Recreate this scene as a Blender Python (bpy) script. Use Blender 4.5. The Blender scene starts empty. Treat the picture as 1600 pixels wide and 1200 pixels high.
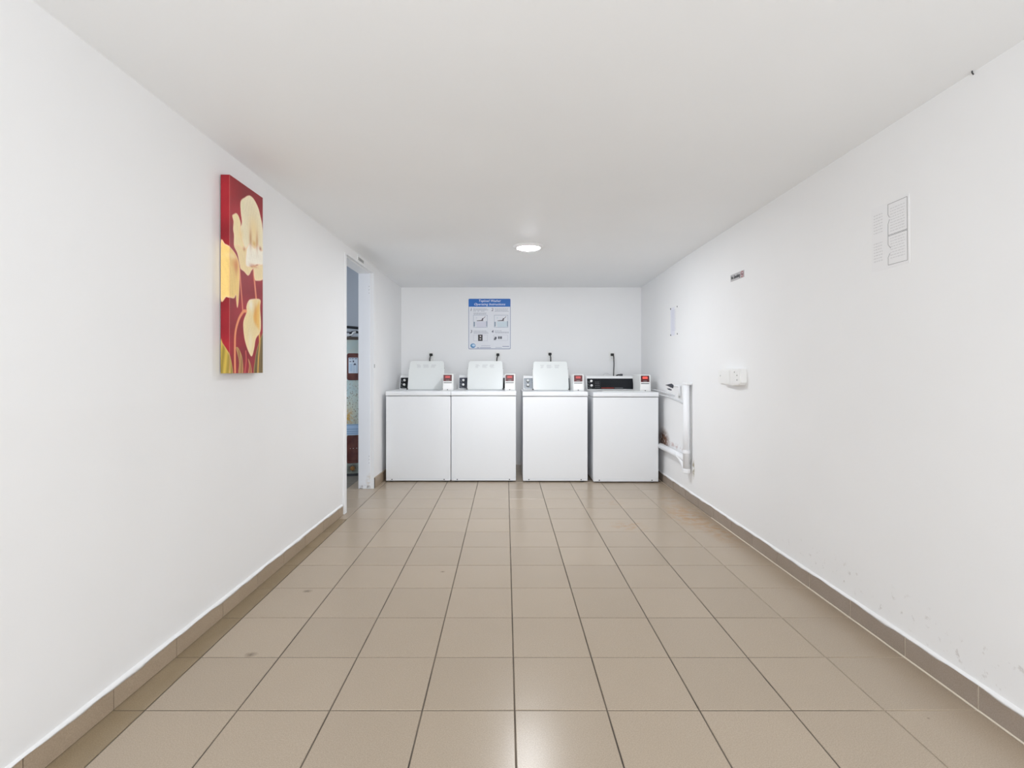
import bpy, bmesh, math, random
import numpy as np
from mathutils import Vector, Matrix

random.seed(7)
SC = bpy.context.scene
COL = SC.collection
PI = math.pi

# ------------------------------------------------------------------ camera
H = 1.144                      # eye height
cam_d = bpy.data.cameras.new('camera')
cam = bpy.data.objects.new('camera', cam_d)
COL.objects.link(cam)
cam.location = (0, 0, H)
cam.rotation_euler = (PI / 2, 0, 0)
cam_d.sensor_width = 36
cam_d.lens = 792 / 1600 * 36
cam_d.shift_x = 10 / 1600
cam_d.shift_y = -23.5 / 1600
cam_d.clip_start = 0.02
SC.camera = cam

# ------------------------------------------------------------------ world, light, exposure
SC.view_settings.view_transform = 'Standard'
SC.view_settings.look = 'None'
SC.view_settings.exposure = 0.0
SC.view_settings.gamma = 1.0
SC.view_settings.use_curve_mapping = False
SC.cycles.max_bounces = 14
SC.cycles.diffuse_bounces = 12
SC.cycles.glossy_bounces = 6
world = bpy.data.worlds.new('world')
SC.world = world
world.use_nodes = True
world.node_tree.nodes['Background'].inputs[0].default_value = (0.86, 0.93, 1.0, 1)
world.node_tree.nodes['Background'].inputs[1].default_value = 1.6


def area(name, loc, rot, sx, sy, power, color):
    d = bpy.data.lights.new(name, 'AREA')
    d.shape = 'RECTANGLE'
    d.size, d.size_y = sx, sy
    d.energy = power
    d.color = color
    o = bpy.data.objects.new(name, d)
    o.location = loc
    o.rotation_euler = rot
    COL.objects.link(o)
    return o


# daylight through the wide entrance opening behind the camera
area('entrance_daylight', (0.1, -1.75, 1.15), (PI / 2, 0, 0), 2.8, 1.9, 68, (0.925, 0.96, 1.0))
# daylight through the window of the side room, opposite the doorway
area('window_daylight', (-3.42, 4.3, 1.35), (0, -PI / 2, 0), 1.5, 1.3, 25, (0.80, 0.89, 1.0))

# ------------------------------------------------------------------ materials


def mat(name, color, rough=0.5, spec=0.5, metal=0.0, emit=None, estr=0.0):
    m = bpy.data.materials.new(name)
    m.use_nodes = True
    b = m.node_tree.nodes['Principled BSDF']
    b.inputs['Base Color'].default_value = (*color, 1)
    b.inputs['Roughness'].default_value = rough
    b.inputs['Specular IOR Level'].default_value = spec
    b.inputs['Metallic'].default_value = metal
    if emit:
        b.inputs['Emission Color'].default_value = (*emit, 1)
        b.inputs['Emission Strength'].default_value = estr
    return m


def srgb(r, g, b):
    f = lambda c: (c / 255 / 12.92) if c / 255 <= 0.04045 else ((c / 255 + 0.055) / 1.055) ** 2.4
    return (f(r), f(g), f(b))


class NT:
    def __init__(s, m):
        s.t = m.node_tree
        s.b = s.t.nodes['Principled BSDF']

    def n(s, kind, **kw):
        x = s.t.nodes.new(kind)
        for k, v in kw.items():
            if k.startswith('i_'):
                key = k[2:].replace('_', ' ')
                x.inputs[key].default_value = v
            else:
                setattr(x, k, v)
        return x

    def l(s, a, b):
        s.t.links.new(a, b)

    def mix(s, fac, a, b):
        x = s.t.nodes.new('ShaderNodeMix')
        x.data_type = 'RGBA'
        if isinstance(fac, float):
            x.inputs[0].default_value = fac
        else:
            s.l(fac, x.inputs[0])
        for v, i in ((a, 6), (b, 7)):
            if isinstance(v, tuple):
                x.inputs[i].default_value = (*v, 1)
            else:
                s.l(v, x.inputs[i])
        return x.outputs[2]

    def math(s, op, a, b=None, c=None, clamp=False):
        x = s.t.nodes.new('ShaderNodeMath')
        x.operation = op
        x.use_clamp = clamp
        for i, v in enumerate((a, b, c)):
            if v is None:
                continue
            if isinstance(v, (int, float)):
                x.inputs[i].default_value = v
            else:
                s.l(v, x.inputs[i])
        return x.outputs[0]

    def ramp(s, fac, stops):
        x = s.t.nodes.new('ShaderNodeValToRGB')
        e = x.color_ramp.elements
        e[0].position, e[0].color = stops[0][0], (*stops[0][1], 1)
        e[1].position, e[1].color = stops[1][0], (*stops[1][1], 1)
        for p, c in stops[2:]:
            q = e.new(p)
            q.color = (*c, 1)
        s.l(fac, x.inputs[0])
        return x.outputs[0]

    def noise(s, scale, detail=3, rough=0.5, vec=None, mapping=None):
        x = s.t.nodes.new('ShaderNodeTexNoise')
        x.inputs['Scale'].default_value = scale
        x.inputs['Detail'].default_value = detail
        x.inputs['Roughness'].default_value = rough
        if vec is None:
            vec = s.pos()
        if mapping:
            mp = s.t.nodes.new('ShaderNodeMapping')
            mp.inputs['Scale'].default_value = mapping
            s.l(vec, mp.inputs[0])
            vec = mp.outputs[0]
        s.l(vec, x.inputs['Vector'])
        return x.outputs[0]

    def pos(s):
        if not hasattr(s, '_g'):
            s._g = s.t.nodes.new('ShaderNodeNewGeometry')
        return s._g.outputs['Position']

    def blob(s, c, scale, r0, r1):
        """mask 1 inside, 0 outside an ellipsoid about a fixed place in the room"""
        mp = s.t.nodes.new('ShaderNodeVectorMath')
        mp.operation = 'SUBTRACT'
        s.l(s.pos(), mp.inputs[0])
        mp.inputs[1].default_value = c
        m2 = s.t.nodes.new('ShaderNodeVectorMath')
        m2.operation = 'MULTIPLY'
        s.l(mp.outputs[0], m2.inputs[0])
        m2.inputs[1].default_value = scale
        m3 = s.t.nodes.new('ShaderNodeVectorMath')
        m3.operation = 'LENGTH'
        s.l(m2.outputs[0], m3.inputs[0])
        mr = s.t.nodes.new('ShaderNodeMapRange')
        mr.inputs['From Min'].default_value = r1
        mr.inputs['From Max'].default_value = r0
        s.l(m3.outputs[1], mr.inputs[0])
        return mr.outputs[0]

    def bump(s, height, strength, dist):
        x = s.t.nodes.new('ShaderNodeBump')
        x.inputs['Strength'].default_value = strength
        x.inputs['Distance'].default_value = dist
        s.l(height, x.inputs['Height'])
        s.l(x.outputs[0], s.b.inputs['Normal'])

    def base(s, c):
        s.l(c, s.b.inputs['Base Color'])


def wall_mat(name, color, stains=()):
    m = mat(name, color, 0.55, 0.3)
    q = NT(m)
    n1 = q.noise(1.3, 3)
    c = q.ramp(n1, [(0.3, tuple(v * 0.975 for v in color)), (0.7, color)])
    for (p, sc, r0, r1, scale, thr, col) in stains:
        bl = q.blob(p, sc, r0, r1)
        nn = q.noise(scale, 6, 0.65)
        f = q.math('MULTIPLY', bl, q.math('MULTIPLY', q.math('SUBTRACT', nn, thr), 9.0, clamp=True), clamp=True)
        c = q.mix(f, c, col)
    q.base(c)
    h = q.math('ADD', q.math('MULTIPLY', q.noise(2.2, 4), 1.0), q.math('MULTIPLY', q.noise(34, 3), 0.12))
    q.bump(h, 0.25, 0.012)
    return m


WHITE = (0.855, 0.857, 0.862)
M_wall = wall_mat('white_wall_paint', WHITE)
M_wall_r = wall_mat('white_wall_paint_stained', WHITE, [
    ((1.61, 5.14, 0.43), (1, 0.8, 1.5), 0.07, 0.19, 30, 0.36, srgb(120, 84, 62)),
    ((1.60, 4.78, 0.42), (1, 1, 12), 0.10, 0.36, 26, 0.44, srgb(206, 188, 184)),
    ((1.60, 4.30, 0.30), (1, 3.0, 1), 0.03, 0.10, 26, 0.42, srgb(150, 140, 110)),
    ((1.60, 1.9, 0.17), (1, 0.55, 9), 0.4, 0.8, 30, 0.60, srgb(205, 202, 200)),
])
M_ceil = wall_mat('ceiling_paint', (0.875, 0.888, 0.90))
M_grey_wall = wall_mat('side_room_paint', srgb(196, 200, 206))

# floor tile
M_tile = mat('beige_ceramic_tile', srgb(186, 172, 154), 0.3, 0.5)


def tile_nodes(m, base, dirt=0.0, stains=True):
    q = NT(m)
    oi = q.n('ShaderNodeObjectInfo')
    fine = q.noise(300, 2, 0.6)
    mid = q.noise(7, 4)
    big = q.noise(1.1, 2)
    dk = tuple(v * 0.80 for v in base)
    lt = tuple(min(1, v * 1.12) for v in base)
    c = q.ramp(fine, [(0.34, dk), (0.66, lt)])
    c = q.mix(q.math('MULTIPLY', mid, 0.5), c, tuple(v * 0.88 for v in base))
    c = q.mix(q.math('MULTIPLY', big, 0.22), c, (base[0] * 0.93, base[1] * 0.95, base[2] * 0.9))
    v = q.math('MULTIPLY_ADD', oi.outputs['Random'], 0.07, 0.965)
    cc = q.n('ShaderNodeVectorMath', operation='SCALE')
    q.l(c, cc.inputs[0])
    q.l(v, cc.inputs['Scale'])
    c = cc.outputs[0]
    if dirt:
        dn = q.noise(5.0, 5, 0.6, mapping=(1.6, 0.7, 1))
        c = q.mix(q.math('MULTIPLY', q.math('SUBTRACT', dn, 0.25), dirt * 2.0, clamp=True), c, srgb(118, 100, 72))
    if stains:
        for (p, sc, r0, r1, thr, a) in (((0.90, 3.70, 0), (1, 1.1, 1), 0.03, 0.16, 0.44, 0.6),
                                        ((1.42, 3.95, 0), (1.3, 0.55, 1), 0.06, 0.24, 0.40, 0.75),
                                        ((0.92, 4.33, 0), (1.1, 1.6, 1), 0.02, 0.15, 0.47, 0.45),
                                        ((1.50, 3.55, 0), (2.2, 0.7, 1), 0.06, 0.26, 0.42, 0.6),
                                        ((1.45, 4.45, 0), (1.4, 1.0, 1), 0.03, 0.18, 0.46, 0.5)):
            bl = q.blob(p, sc, r0, r1)
            nn = q.noise(17, 6, 0.62)
            f = q.math('MULTIPLY', bl, q.math('MULTIPLY', q.math('SUBTRACT', nn, thr), 6.0, clamp=True), clamp=True)
            c = q.mix(q.math('MULTIPLY', f, a), c, srgb(172, 134, 92))
        # a few dark scuffs
        for (p, r) in (((-0.355, 2.86, 0), 0.017), ((-1.02, 2.61, 0), 0.03), ((-1.02, 1.96 + 0.07, 0), 0.03),
                       ((1.385, 1.66, 0), 0.006)):
            bl = q.blob(p, (1, 1.4, 1), 0.0, r)
            c = q.mix(q.math('MULTIPLY', bl, q.math('MULTIPLY', q.noise(60, 3), 1.3), clamp=True), c, srgb(96, 84, 74))
        # worn dust along the right wall
        x = q.n('ShaderNodeSeparateXYZ')
        q.l(q.pos(), x.inputs[0])
        mr = q.n('ShaderNodeMapRange')
        mr.inputs['From Min'].default_value = 1.36
        mr.inputs['From Max'].default_value = 1.58
        q.l(x.outputs[0], mr.inputs[0])
        f = q.math('MULTIPLY', mr.outputs[0], q.math('MULTIPLY_ADD', q.noise(4, 4), 0.6, 0.05), clamp=True)
        c = q.mix(f, c, srgb(140, 120, 98))
    q.b.inputs['Specular IOR Level'].default_value = 0.26
    q.base(c)
    rr = q.math('MULTIPLY_ADD', q.noise(9, 4), 0.025, 0.235)
    q.l(rr, q.b.inputs['Roughness'])
    q.bump(q.math('ADD', q.math('MULTIPLY', fine, 0.15), q.noise(3, 2)), 0.12, 0.004)


TILE = srgb(178, 163, 145)
tile_nodes(M_tile, TILE)
M_tile_dirty = mat('grimy_edge_tile', TILE, 0.35)
tile_nodes(M_tile_dirty, srgb(158, 141, 116), 0.45, False)
M_tile_shade = mat('shade_toned_side_tile', TILE, 0.35)  # side-room shade put into a darker tile colour
tile_nodes(M_tile_shade, srgb(140, 134, 126), 0.3, False)
M_skirt = mat('skirting_tile', TILE, 0.4)
tile_nodes(M_skirt, srgb(176, 158, 138), 0.22, False)
M_skirt_r = mat('skirting_tile_worn', TILE, 0.4)
tile_nodes(M_skirt_r, srgb(166, 153, 142), 0.25, False)

M_grout = mat('floor_grout', srgb(92, 84, 76), 0.85, 0.2)
q = NT(M_grout)
sx = q.n('ShaderNodeSeparateXYZ')
q.l(q.pos(), sx.inputs[0])
mr = q.n('ShaderNodeMapRange')
mr.inputs['From Min'].default_value = 1.15
mr.inputs['From Max'].default_value = 1.4
q.l(sx.outputs[0], mr.inputs[0])
gn = q.ramp(q.noise(5, 4), [(0.3, srgb(74, 68, 62)), (0.75, srgb(120, 110, 98))])
q.base(q.mix(mr.outputs[0], gn, srgb(190, 176, 156)))
M_skgrout = mat('skirting_grout', srgb(96, 84, 72), 0.85, 0.2)
M_caulk = mat('white_caulk', srgb(222, 212, 196), 0.7, 0.2)

M_enamel = mat('white_enamel', (0.80, 0.815, 0.835), 0.28, 0.5)
q = NT(M_enamel)
q.bump(q.noise(2.5, 2), 0.08, 0.01)
M_lidw = mat('lid_enamel', (0.75, 0.775, 0.77), 0.3, 0.5)
M_conw = mat('console_white', (0.82, 0.83, 0.84), 0.35, 0.5)
M_meter = mat('meter_case_paint', (0.79, 0.79, 0.78), 0.4, 0.5)
M_drawer = mat('coin_vault_door', (0.86, 0.85, 0.84), 0.35, 0.5)
M_black = mat('black_plastic', (0.015, 0.015, 0.018), 0.4, 0.5)
M_panelk = mat('black_control_panel', (0.012, 0.014, 0.017), 0.35, 0.25)
M_paneln = mat('charcoal_control_panel', (0.05, 0.058, 0.085), 0.3, 0.5)
M_panelg = mat('slate_control_panel', (0.13, 0.165, 0.2), 0.3, 0.5)
M_panelr = mat('smoked_display', (0.012, 0.014, 0.018), 0.3, 0.25)
M_dsteel = mat('dark_steel', (0.06, 0.06, 0.065), 0.5, 0.5)  # own dark colour of the tub, hinges, slots and clips
M_redlens = mat('red_display_lens', (0.10, 0.008, 0.01), 0.25, 0.5)
M_redlit = mat('lit_red_digits', (0.6, 0.05, 0.04), 0.4, 0.5, emit=(1.0, 0.10, 0.07), estr=0.75)
M_reddim = mat('faint_red_digits', (0.45, 0.06, 0.06), 0.4, 0.5, emit=(1.0, 0.18, 0.16), estr=0.16)
M_knob = mat('white_knob', (0.9, 0.9, 0.9), 0.3, 0.5)
M_print = mat('grey_print', (0.42, 0.42, 0.42), 0.6, 0.3)
M_printl = mat('pale_grey_print', (0.56, 0.57, 0.58), 0.6, 0.3)
M_prints = mat('silver_print', (0.35, 0.36, 0.38), 0.6, 0.3)
M_printred = mat('red_print', (0.45, 0.05, 0.03), 0.5, 0.3)
M_rubber = mat('black_rubber', (0.02, 0.02, 0.02), 0.6, 0.4)
M_pvc = mat('painted_white_pipe', (0.82, 0.83, 0.85), 0.45, 0.4)
M_hose = mat('grey_white_hose', (0.68, 0.69, 0.71), 0.5, 0.4)
M_valve = mat('dark_valve_handle', (0.06, 0.065, 0.08), 0.4, 0.5)
M_plate = mat('white_cover_plate', (0.83, 0.83, 0.82), 0.45, 0.4)
M_paper = mat('white_paper', (0.83, 0.83, 0.84), 0.6, 0.2)
M_acryl = mat('pale_laminated_sheet', (0.74, 0.75, 0.83), 0.3, 0.5)
M_signgrey = mat('grey_sign_plastic', (0.52, 0.51, 0.52), 0.4, 0.4)
M_trim = wall_mat('white_gloss_trim', (0.84, 0.845, 0.855))
M_jamb = wall_mat('jamb_paint', (0.83, 0.84, 0.87), [
    ((-1.26, 4.84, 0.08), (1, 1, 0.8), 0.02, 0.08, 20, 0.45, srgb(196, 178, 150)),
    ((-1.33, 4.84, 0.0), (1, 1, 4), 0.06, 0.16, 40, 0.5, srgb(120, 112, 104))])
M_lens = mat('lamp_diffuser', (0.9, 0.9, 0.9), 0.4, 0.3, emit=(0.93, 0.96, 1.0), estr=390)
M_lampring = mat('lamp_ring', (0.82, 0.82, 0.82), 0.4, 0.5)

# ------------------------------------------------------------------ mesh helpers


def link(name, bm, m, parent=None, smooth=False, kind=None):
    me = bpy.data.meshes.new(name)
    bm.normal_update()
    bm.to_mesh(me)
    bm.free()
    mats = m if isinstance(m, (list, tuple)) else [m]
    for x in mats:
        me.materials.append(x)
    if smooth:
        for p in me.polygons:
            p.use_smooth = True
    o = bpy.data.objects.new(name, me)
    COL.objects.link(o)
    if parent is not None:
        o.parent = parent
    if kind:
        o['kind'] = kind
    return o


def tag(o, label, cat, group=None):
    o['label'] = label
    o['category'] = cat
    if group:
        o['group'] = group
    return o


def thing(name, label, cat, loc=(0, 0, 0), group=None):
    o = bpy.data.objects.new(name, None)
    o.location = loc
    o.empty_display_size = 0.1
    COL.objects.link(o)
    return tag(o, label, cat, group)


def hexa(bm, c):
    """8 corners: bottom loop 0-3, top loop 4-7"""
    v = [bm.verts.new(p) for p in c]
    for f in ((3, 2, 1, 0), (4, 5, 6, 7), (0, 1, 5, 4), (1, 2, 6, 5), (2, 3, 7, 6), (3, 0, 4, 7)):
        bm.faces.new([v[i] for i in f])
    return v


def box(bm, x0, x1, y0, y1, z0, z1, bev=0.0, seg=2):
    b2 = bmesh.new()
    hexa(b2, [(x0, y0, z0), (x1, y0, z0), (x1, y1, z0), (x0, y1, z0), (x0, y0, z1), (x1, y0, z1), (x1, y1, z1), (x0, y1, z1)])
    if bev:
        bmesh.ops.bevel(b2, geom=b2.edges[:], offset=bev, segments=seg, affect='EDGES', profile=0.5)
    add(bm, b2)


def add(bm, b2, M=None):
    if M is not None:
        bmesh.ops.transform(b2, matrix=M, verts=b2.verts)
    vm = {}
    for v in b2.verts:
        vm[v] = bm.verts.new(v.co)
    for f in b2.faces:
        try:
            nf = bm.faces.new([vm[v] for v in f.verts])
            nf.smooth = f.smooth
            nf.material_index = f.material_index
        except ValueError:
            pass
    b2.free()


def bx(name, x0, x1, y0, y1, z0, z1, m, parent=None, bev=0.0, seg=2, kind=None):
    bm = bmesh.new()
    box(bm, x0, x1, y0, y1, z0, z1, bev, seg)
    return link(name, bm, m, parent, kind=kind)


def cyl(bm, c, r, h, axis='z', n=24, r2=None, bev=0.0):
    b2 = bmesh.new()
    bmesh.ops.create_cone(b2, cap_ends=True, segments=n, radius1=r, radius2=r if r2 is None else r2, depth=h)
    if bev:
        es = [e for e in b2.edges if abs(e.verts[0].co.z - e.verts[1].co.z) < 1e-6]
        bmesh.ops.bevel(b2, geom=es, offset=bev, segments=2, affect='EDGES', profile=0.5)
    M = Matrix.Identity(4)
    if axis == 'x':
        M = Matrix.Rotation(PI / 2, 4, 'Y')
    if axis == 'y':
        M = Matrix.Rotation(-PI / 2, 4, 'X')
    M = Matrix.Translation(c) @ M
    add(bm, b2, M)


def tube(bm, pts, r, n=10, res=0):
    """round tube along a polyline; res>0 smooths it with Catmull-Rom"""
    P = [Vector(p) for p in pts]
    if res:
        Q = []
        for i in range(len(P) - 1):
            p0, p1, p2, p3 = P[max(i - 1, 0)], P[i], P[i + 1], P[min(i + 2, len(P) - 1)]
            for k in range(res):
                t = k / res
                Q.append(0.5 * ((2 * p1) + (p2 - p0) * t + (2 * p0 - 5 * p1 + 4 * p2 - p3) * t * t + (3 * p1 - p0 - 3 * p2 + p3) * t ** 3))
        Q.append(P[-1])
        P = Q
    rings = []
    up = Vector((0.13, 0.31, 0.94)).normalized()
    for i, p in enumerate(P):
        d = (P[min(i + 1, len(P) - 1)] - P[max(i - 1, 0)]).normalized()
        a = d.cross(up)
        if a.length < 0.05:
            a = d.cross(Vector((1, 0, 0)))
        a.normalize()
        b = d.cross(a).normalized()
        rings.append([bm.verts.new(p + a * (r * math.cos(2 * PI * k / n)) + b * (r * math.sin(2 * PI * k / n))) for k in range(n)])
    for i in range(len(rings) - 1):
        for k in range(n):
            f = bm.faces.new((rings[i][k], rings[i][(k + 1) % n], rings[i + 1][(k + 1) % n], rings[i + 1][k]))
            f.smooth = True
    bm.faces.new(rings[0][::-1])
    bm.faces.new(rings[-1])


def prism(bm, pts, y0, y1):
    """polygon given in x,z extruded along y"""
    a = [bm.verts.new((p[0], y0, p[1])) for p in pts]
    b = [bm.verts.new((p[0], y1, p[1])) for p in pts]
    bm.faces.new(a)
    bm.faces.new(b[::-1])
    n = len(pts)
    for i in range(n):
        bm.faces.new((a[i], b[i], b[(i + 1) % n], a[(i + 1) % n]))
    bmesh.ops.recalc_face_normals(bm, faces=bm.faces[:])


def rrect(x0, x1, z0, z1, r, n=5, corners=(1, 1, 1, 1)):
    """rounded rectangle outline, corners: bottom-left, bottom-right, top-right, top-left"""
    out = []
    for k, (cx, cz, a0) in enumerate(((x0, z0, PI), (x1, z0, 1.5 * PI), (x1, z1, 0), (x0, z1, 0.5 * PI))):
        if not corners[k]:
            out.append((cx, cz))
            continue
        ox = cx + (r if cx == x0 else -r)
        oz = cz + (r if cz == z0 else -r)
        for i in range(n + 1):
            a = a0 + i / n * PI / 2
            out.append((ox + r * math.cos(a), oz + r * math.sin(a)))
    return out


def text_bm(s, size, shear=0.0, offset=0.0, extrude=0.0004, spacing=1.0):
    """text as a bmesh lying in x,z (facing -y), centred on the origin"""
    cu = bpy.data.curves.new('lettering', 'FONT')
    cu.body = s
    cu.size = size
    cu.shear = shear
    cu.offset = offset
    cu.extrude = extrude
    cu.space_character = spacing
    cu.align_x = 'CENTER'
    cu.align_y = 'CENTER'
    cu.resolution_u = 2
    o = bpy.data.objects.new('lettering', cu)
    COL.objects.link(o)
    dg = bpy.context.evaluated_depsgraph_get()
    me = bpy.data.meshes.new_from_object(o.evaluated_get(dg))
    bm = bmesh.new()
    bm.from_mesh(me)
    bpy.data.objects.remove(o)
    bpy.data.curves.remove(cu)
    bpy.data.meshes.remove(me)
    bmesh.ops.transform(bm, matrix=Matrix.Rotation(PI / 2, 4, 'X'), verts=bm.verts)
    return bm


def lerp_tab(tab, y):
    ys = [t[0] for t in tab]
    return float(np.interp(y, ys, [t[1] for t in tab]))


# ------------------------------------------------------------------ room shell
YN, YB = -1.7, 6.07          # open entrance end, back wall


def zc(y):                   # ceiling slopes down a little towards the back
    return H + 1.012 - 0.0057 * y


L_BOT = [(-1.7, -1.36), (1.45, -1.332), (1.95, -1.318), (3.29, -1.297), (3.98, -1.281), (4.85, -1.260), (5.2, -1.254), (6.07, -1.249)]
L_TOP = [(-1.7, -1.312), (1.4, -1.290), (4.0, -1.268), (4.85, -1.262), (6.07, -1.249)]
R_BOT = [(-1.7, 1.594), (1.0, 1.594), (4.6, 1.595), (5.1, 1.600), (5.5, 1.611), (6.07, 1.622)]
R_TOP = [(-1.7, 1.579), (1.0, 1.579), (4.46, 1.579), (5.0, 1.592), (5.46, 1.612), (6.07, 1.625)]
DY0, DY1, DZ = 4.036, 4.845, H + 0.916
OUT = -1.402


def lx(y, z):
    t = min(1.0, z / zc(y) / 0.48)          # plaster flares out only towards the floor
    return lerp_tab(L_BOT, y) * (1 - t) + lerp_tab(L_TOP, y) * t


def rx(y, z):
    t = z / zc(y)
    return lerp_tab(R_BOT, y) * (1 - t) + lerp_tab(R_TOP, y) * t


def wall_seg(bm, ya, yb, z0, z1, n, fx, xout):
    """wall slice with an inner face following fx and a flat outer face"""
    ys = [ya + (yb - ya) * i / n for i in range(n + 1)]
    g = []
    for y in ys:
        zz1 = z1 if z1 is not None else zc(y) + 0.02
        zm = max(z0 + 0.01, 0.48 * zc(y))
        g.append([bm.verts.new(p) for p in ((fx(y, z0), y, z0), (fx(y, zm), y, zm), (fx(y, zz1), y, zz1), (xout, y, zz1), (xout, y, z0))])
    for i in range(n):
        for k in range(5):
            bm.faces.new((g[i][k], g[i][(k + 1) % 5], g[i + 1][(k + 1) % 5], g[i + 1][k]))
    bm.faces.new(g[0][::-1])
    bm.faces.new(g[-1])


bm = bmesh.new()
wall_seg(bm, YN, DY0, -0.02, None, 12, lx, OUT)
wall_seg(bm, DY0, DY1, DZ, None, 4, lx, OUT)
wall_seg(bm, DY1, YB + 0.1, -0.02, None, 6, lx, OUT)
bmesh.ops.recalc_face_normals(bm, faces=bm.faces[:])
link('wall_left', bm, M_wall, kind='structure')
bm = bmesh.new()
wall_seg(bm, YN, YB + 0.1, -0.02, None, 24, rx, 1.76)
bmesh.ops.recalc_face_normals(bm, faces=bm.faces[:])
link('wall_right', bm, M_wall_r, kind='structure')
bx('wall_back', OUT, 1.76, YB, YB + 0.12, -0.02, 2.25, M_wall, kind='structure')
bm = bmesh.new()
hexa(bm, [(-1.45, YN, zc(YN)), (1.76, YN, zc(YN)), (1.76, YB + 0.1, zc(YB)), (-1.45, YB + 0.1, zc(YB)),
          (-1.45, YN, 2.4), (1.76, YN, 2.4), (1.76, YB + 0.1, 2.4), (-1.45, YB + 0.1, 2.4)])
link('ceiling', bm, M_ceil, kind='structure')

# side room behind the doorway
SX0, SY0, SY1, SZ = -3.3, 3.3, 6.45, 2.45
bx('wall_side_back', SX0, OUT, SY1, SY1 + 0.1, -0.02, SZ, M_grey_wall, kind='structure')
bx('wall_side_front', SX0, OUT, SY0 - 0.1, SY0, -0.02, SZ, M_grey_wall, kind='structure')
bm = bmesh.new()             # outer wall with a window opening
box(bm, SX0 - 0.1, SX0, SY0 - 0.1, 3.6, -0.02, SZ)
box(bm, SX0 - 0.1, SX0, 5.0, SY1 + 0.1, -0.02, SZ)
box(bm, SX0 - 0.1, SX0, 3.6, 5.0, -0.02, 0.75)
box(bm, SX0 - 0.1, SX0, 3.6, 5.0, 1.95, SZ)
link('wall_side_left', bm, M_grey_wall, kind='structure')
bx('ceiling_side', SX0 - 0.1, OUT, SY0 - 0.1, SY1 + 0.1, SZ, SZ + 0.1, M_grey_wall, kind='structure')

# floor: grout bed and single tiles
floor = bx('floor', SX0 - 0.1, 1.8, YN - 0.3, SY1 + 0.15, -0.12, -0.0025, M_grout, kind='structure')


def tile_mesh(name, w, d, h, m):
    bm = bmesh.new()
    e = 0.0018
    lo = [(-w / 2, -d / 2), (w / 2, -d / 2), (w / 2, d / 2), (-w / 2, d / 2)]
    b = [bm.verts.new((x, y, -h)) for x, y in lo]
    c = [bm.verts.new((x, y, -e)) for x, y in lo]
    t = [bm.verts.new((x - math.copysign(e, x), y - math.copysign(e, y), 0)) for x, y in lo]
    for i in range(4):
        j = (i + 1) % 4
        bm.faces.new((b[i], b[j], c[j], c[i]))
        bm.faces.new((c[i], c[j], t[j], t[i]))
    bm.faces.new(t)
    me = bpy.data.meshes.new(name)
    bm.to_mesh(me)
    bm.free()
    me.materials.append(m)
    return me


FH = 792 * H
rows = [FH / (y - 576.5) for y in (1109.6, 1026.8, 965.0, 918.8, 883.2, 854.8, 831.0, 810.8, 794.2, 779.2, 765.4)]
d = 0.3115
while rows[0] > YN - 0.1:
    rows.insert(0, rows[0] - d)
while rows[-1] < 6.3:
    rows.append(rows[-1] + d)
XO = 0.0305
base_tile = tile_mesh('tile', 0.3065, 0.3065, 0.012, M_tile)
strip_tile = tile_mesh('tile', 0.3065, 0.3065, 0.012, M_tile_dirty)
side_tile = tile_mesh('tile', 0.3065, 0.3065, 0.012, M_tile_shade)
ntile = 0


def put_tile(me, xa, xb, ya, yb):
    global ntile
    g = 0.0045
    o = bpy.data.objects.new('tile', me)
    COL.objects.link(o)
    o.parent = floor
    o.location = ((xa + xb) / 2, (ya + yb) / 2, random.uniform(-0.0002, 0.0002))
    o.scale = ((xb - xa - g) / 0.3065, (yb - ya - g) / 0.3065, 1)
    o.rotation_euler = (random.uniform(-1, 1) * 0.0012, random.uniform(-1, 1) * 0.0012, random.uniform(-1, 1) * 0.0012)
    ntile += 1


for i in range(len(rows) - 1):
    ya, yb = rows[i], rows[i + 1]
    if ya > 6.07:
        continue
    for c in range(-4, 5):
        put_tile(base_tile, XO + 0.31 * c, XO + 0.31 * (c + 1) - (0.002 if c == 4 else 0), ya, min(yb, 6.068))
    if yb > DY0 + 0.05:
        put_tile(base_tile, XO - 0.31 * 5, XO - 0.31 * 4, ya, min(yb, 6.3))
        if yb <= 6.1:
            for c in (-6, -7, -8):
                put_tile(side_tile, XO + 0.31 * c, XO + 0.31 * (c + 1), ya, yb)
    else:
        put_tile(strip_tile, lerp_tab(L_BOT, ya) - 0.01, XO - 0.31 * 4, ya, yb)


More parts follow.
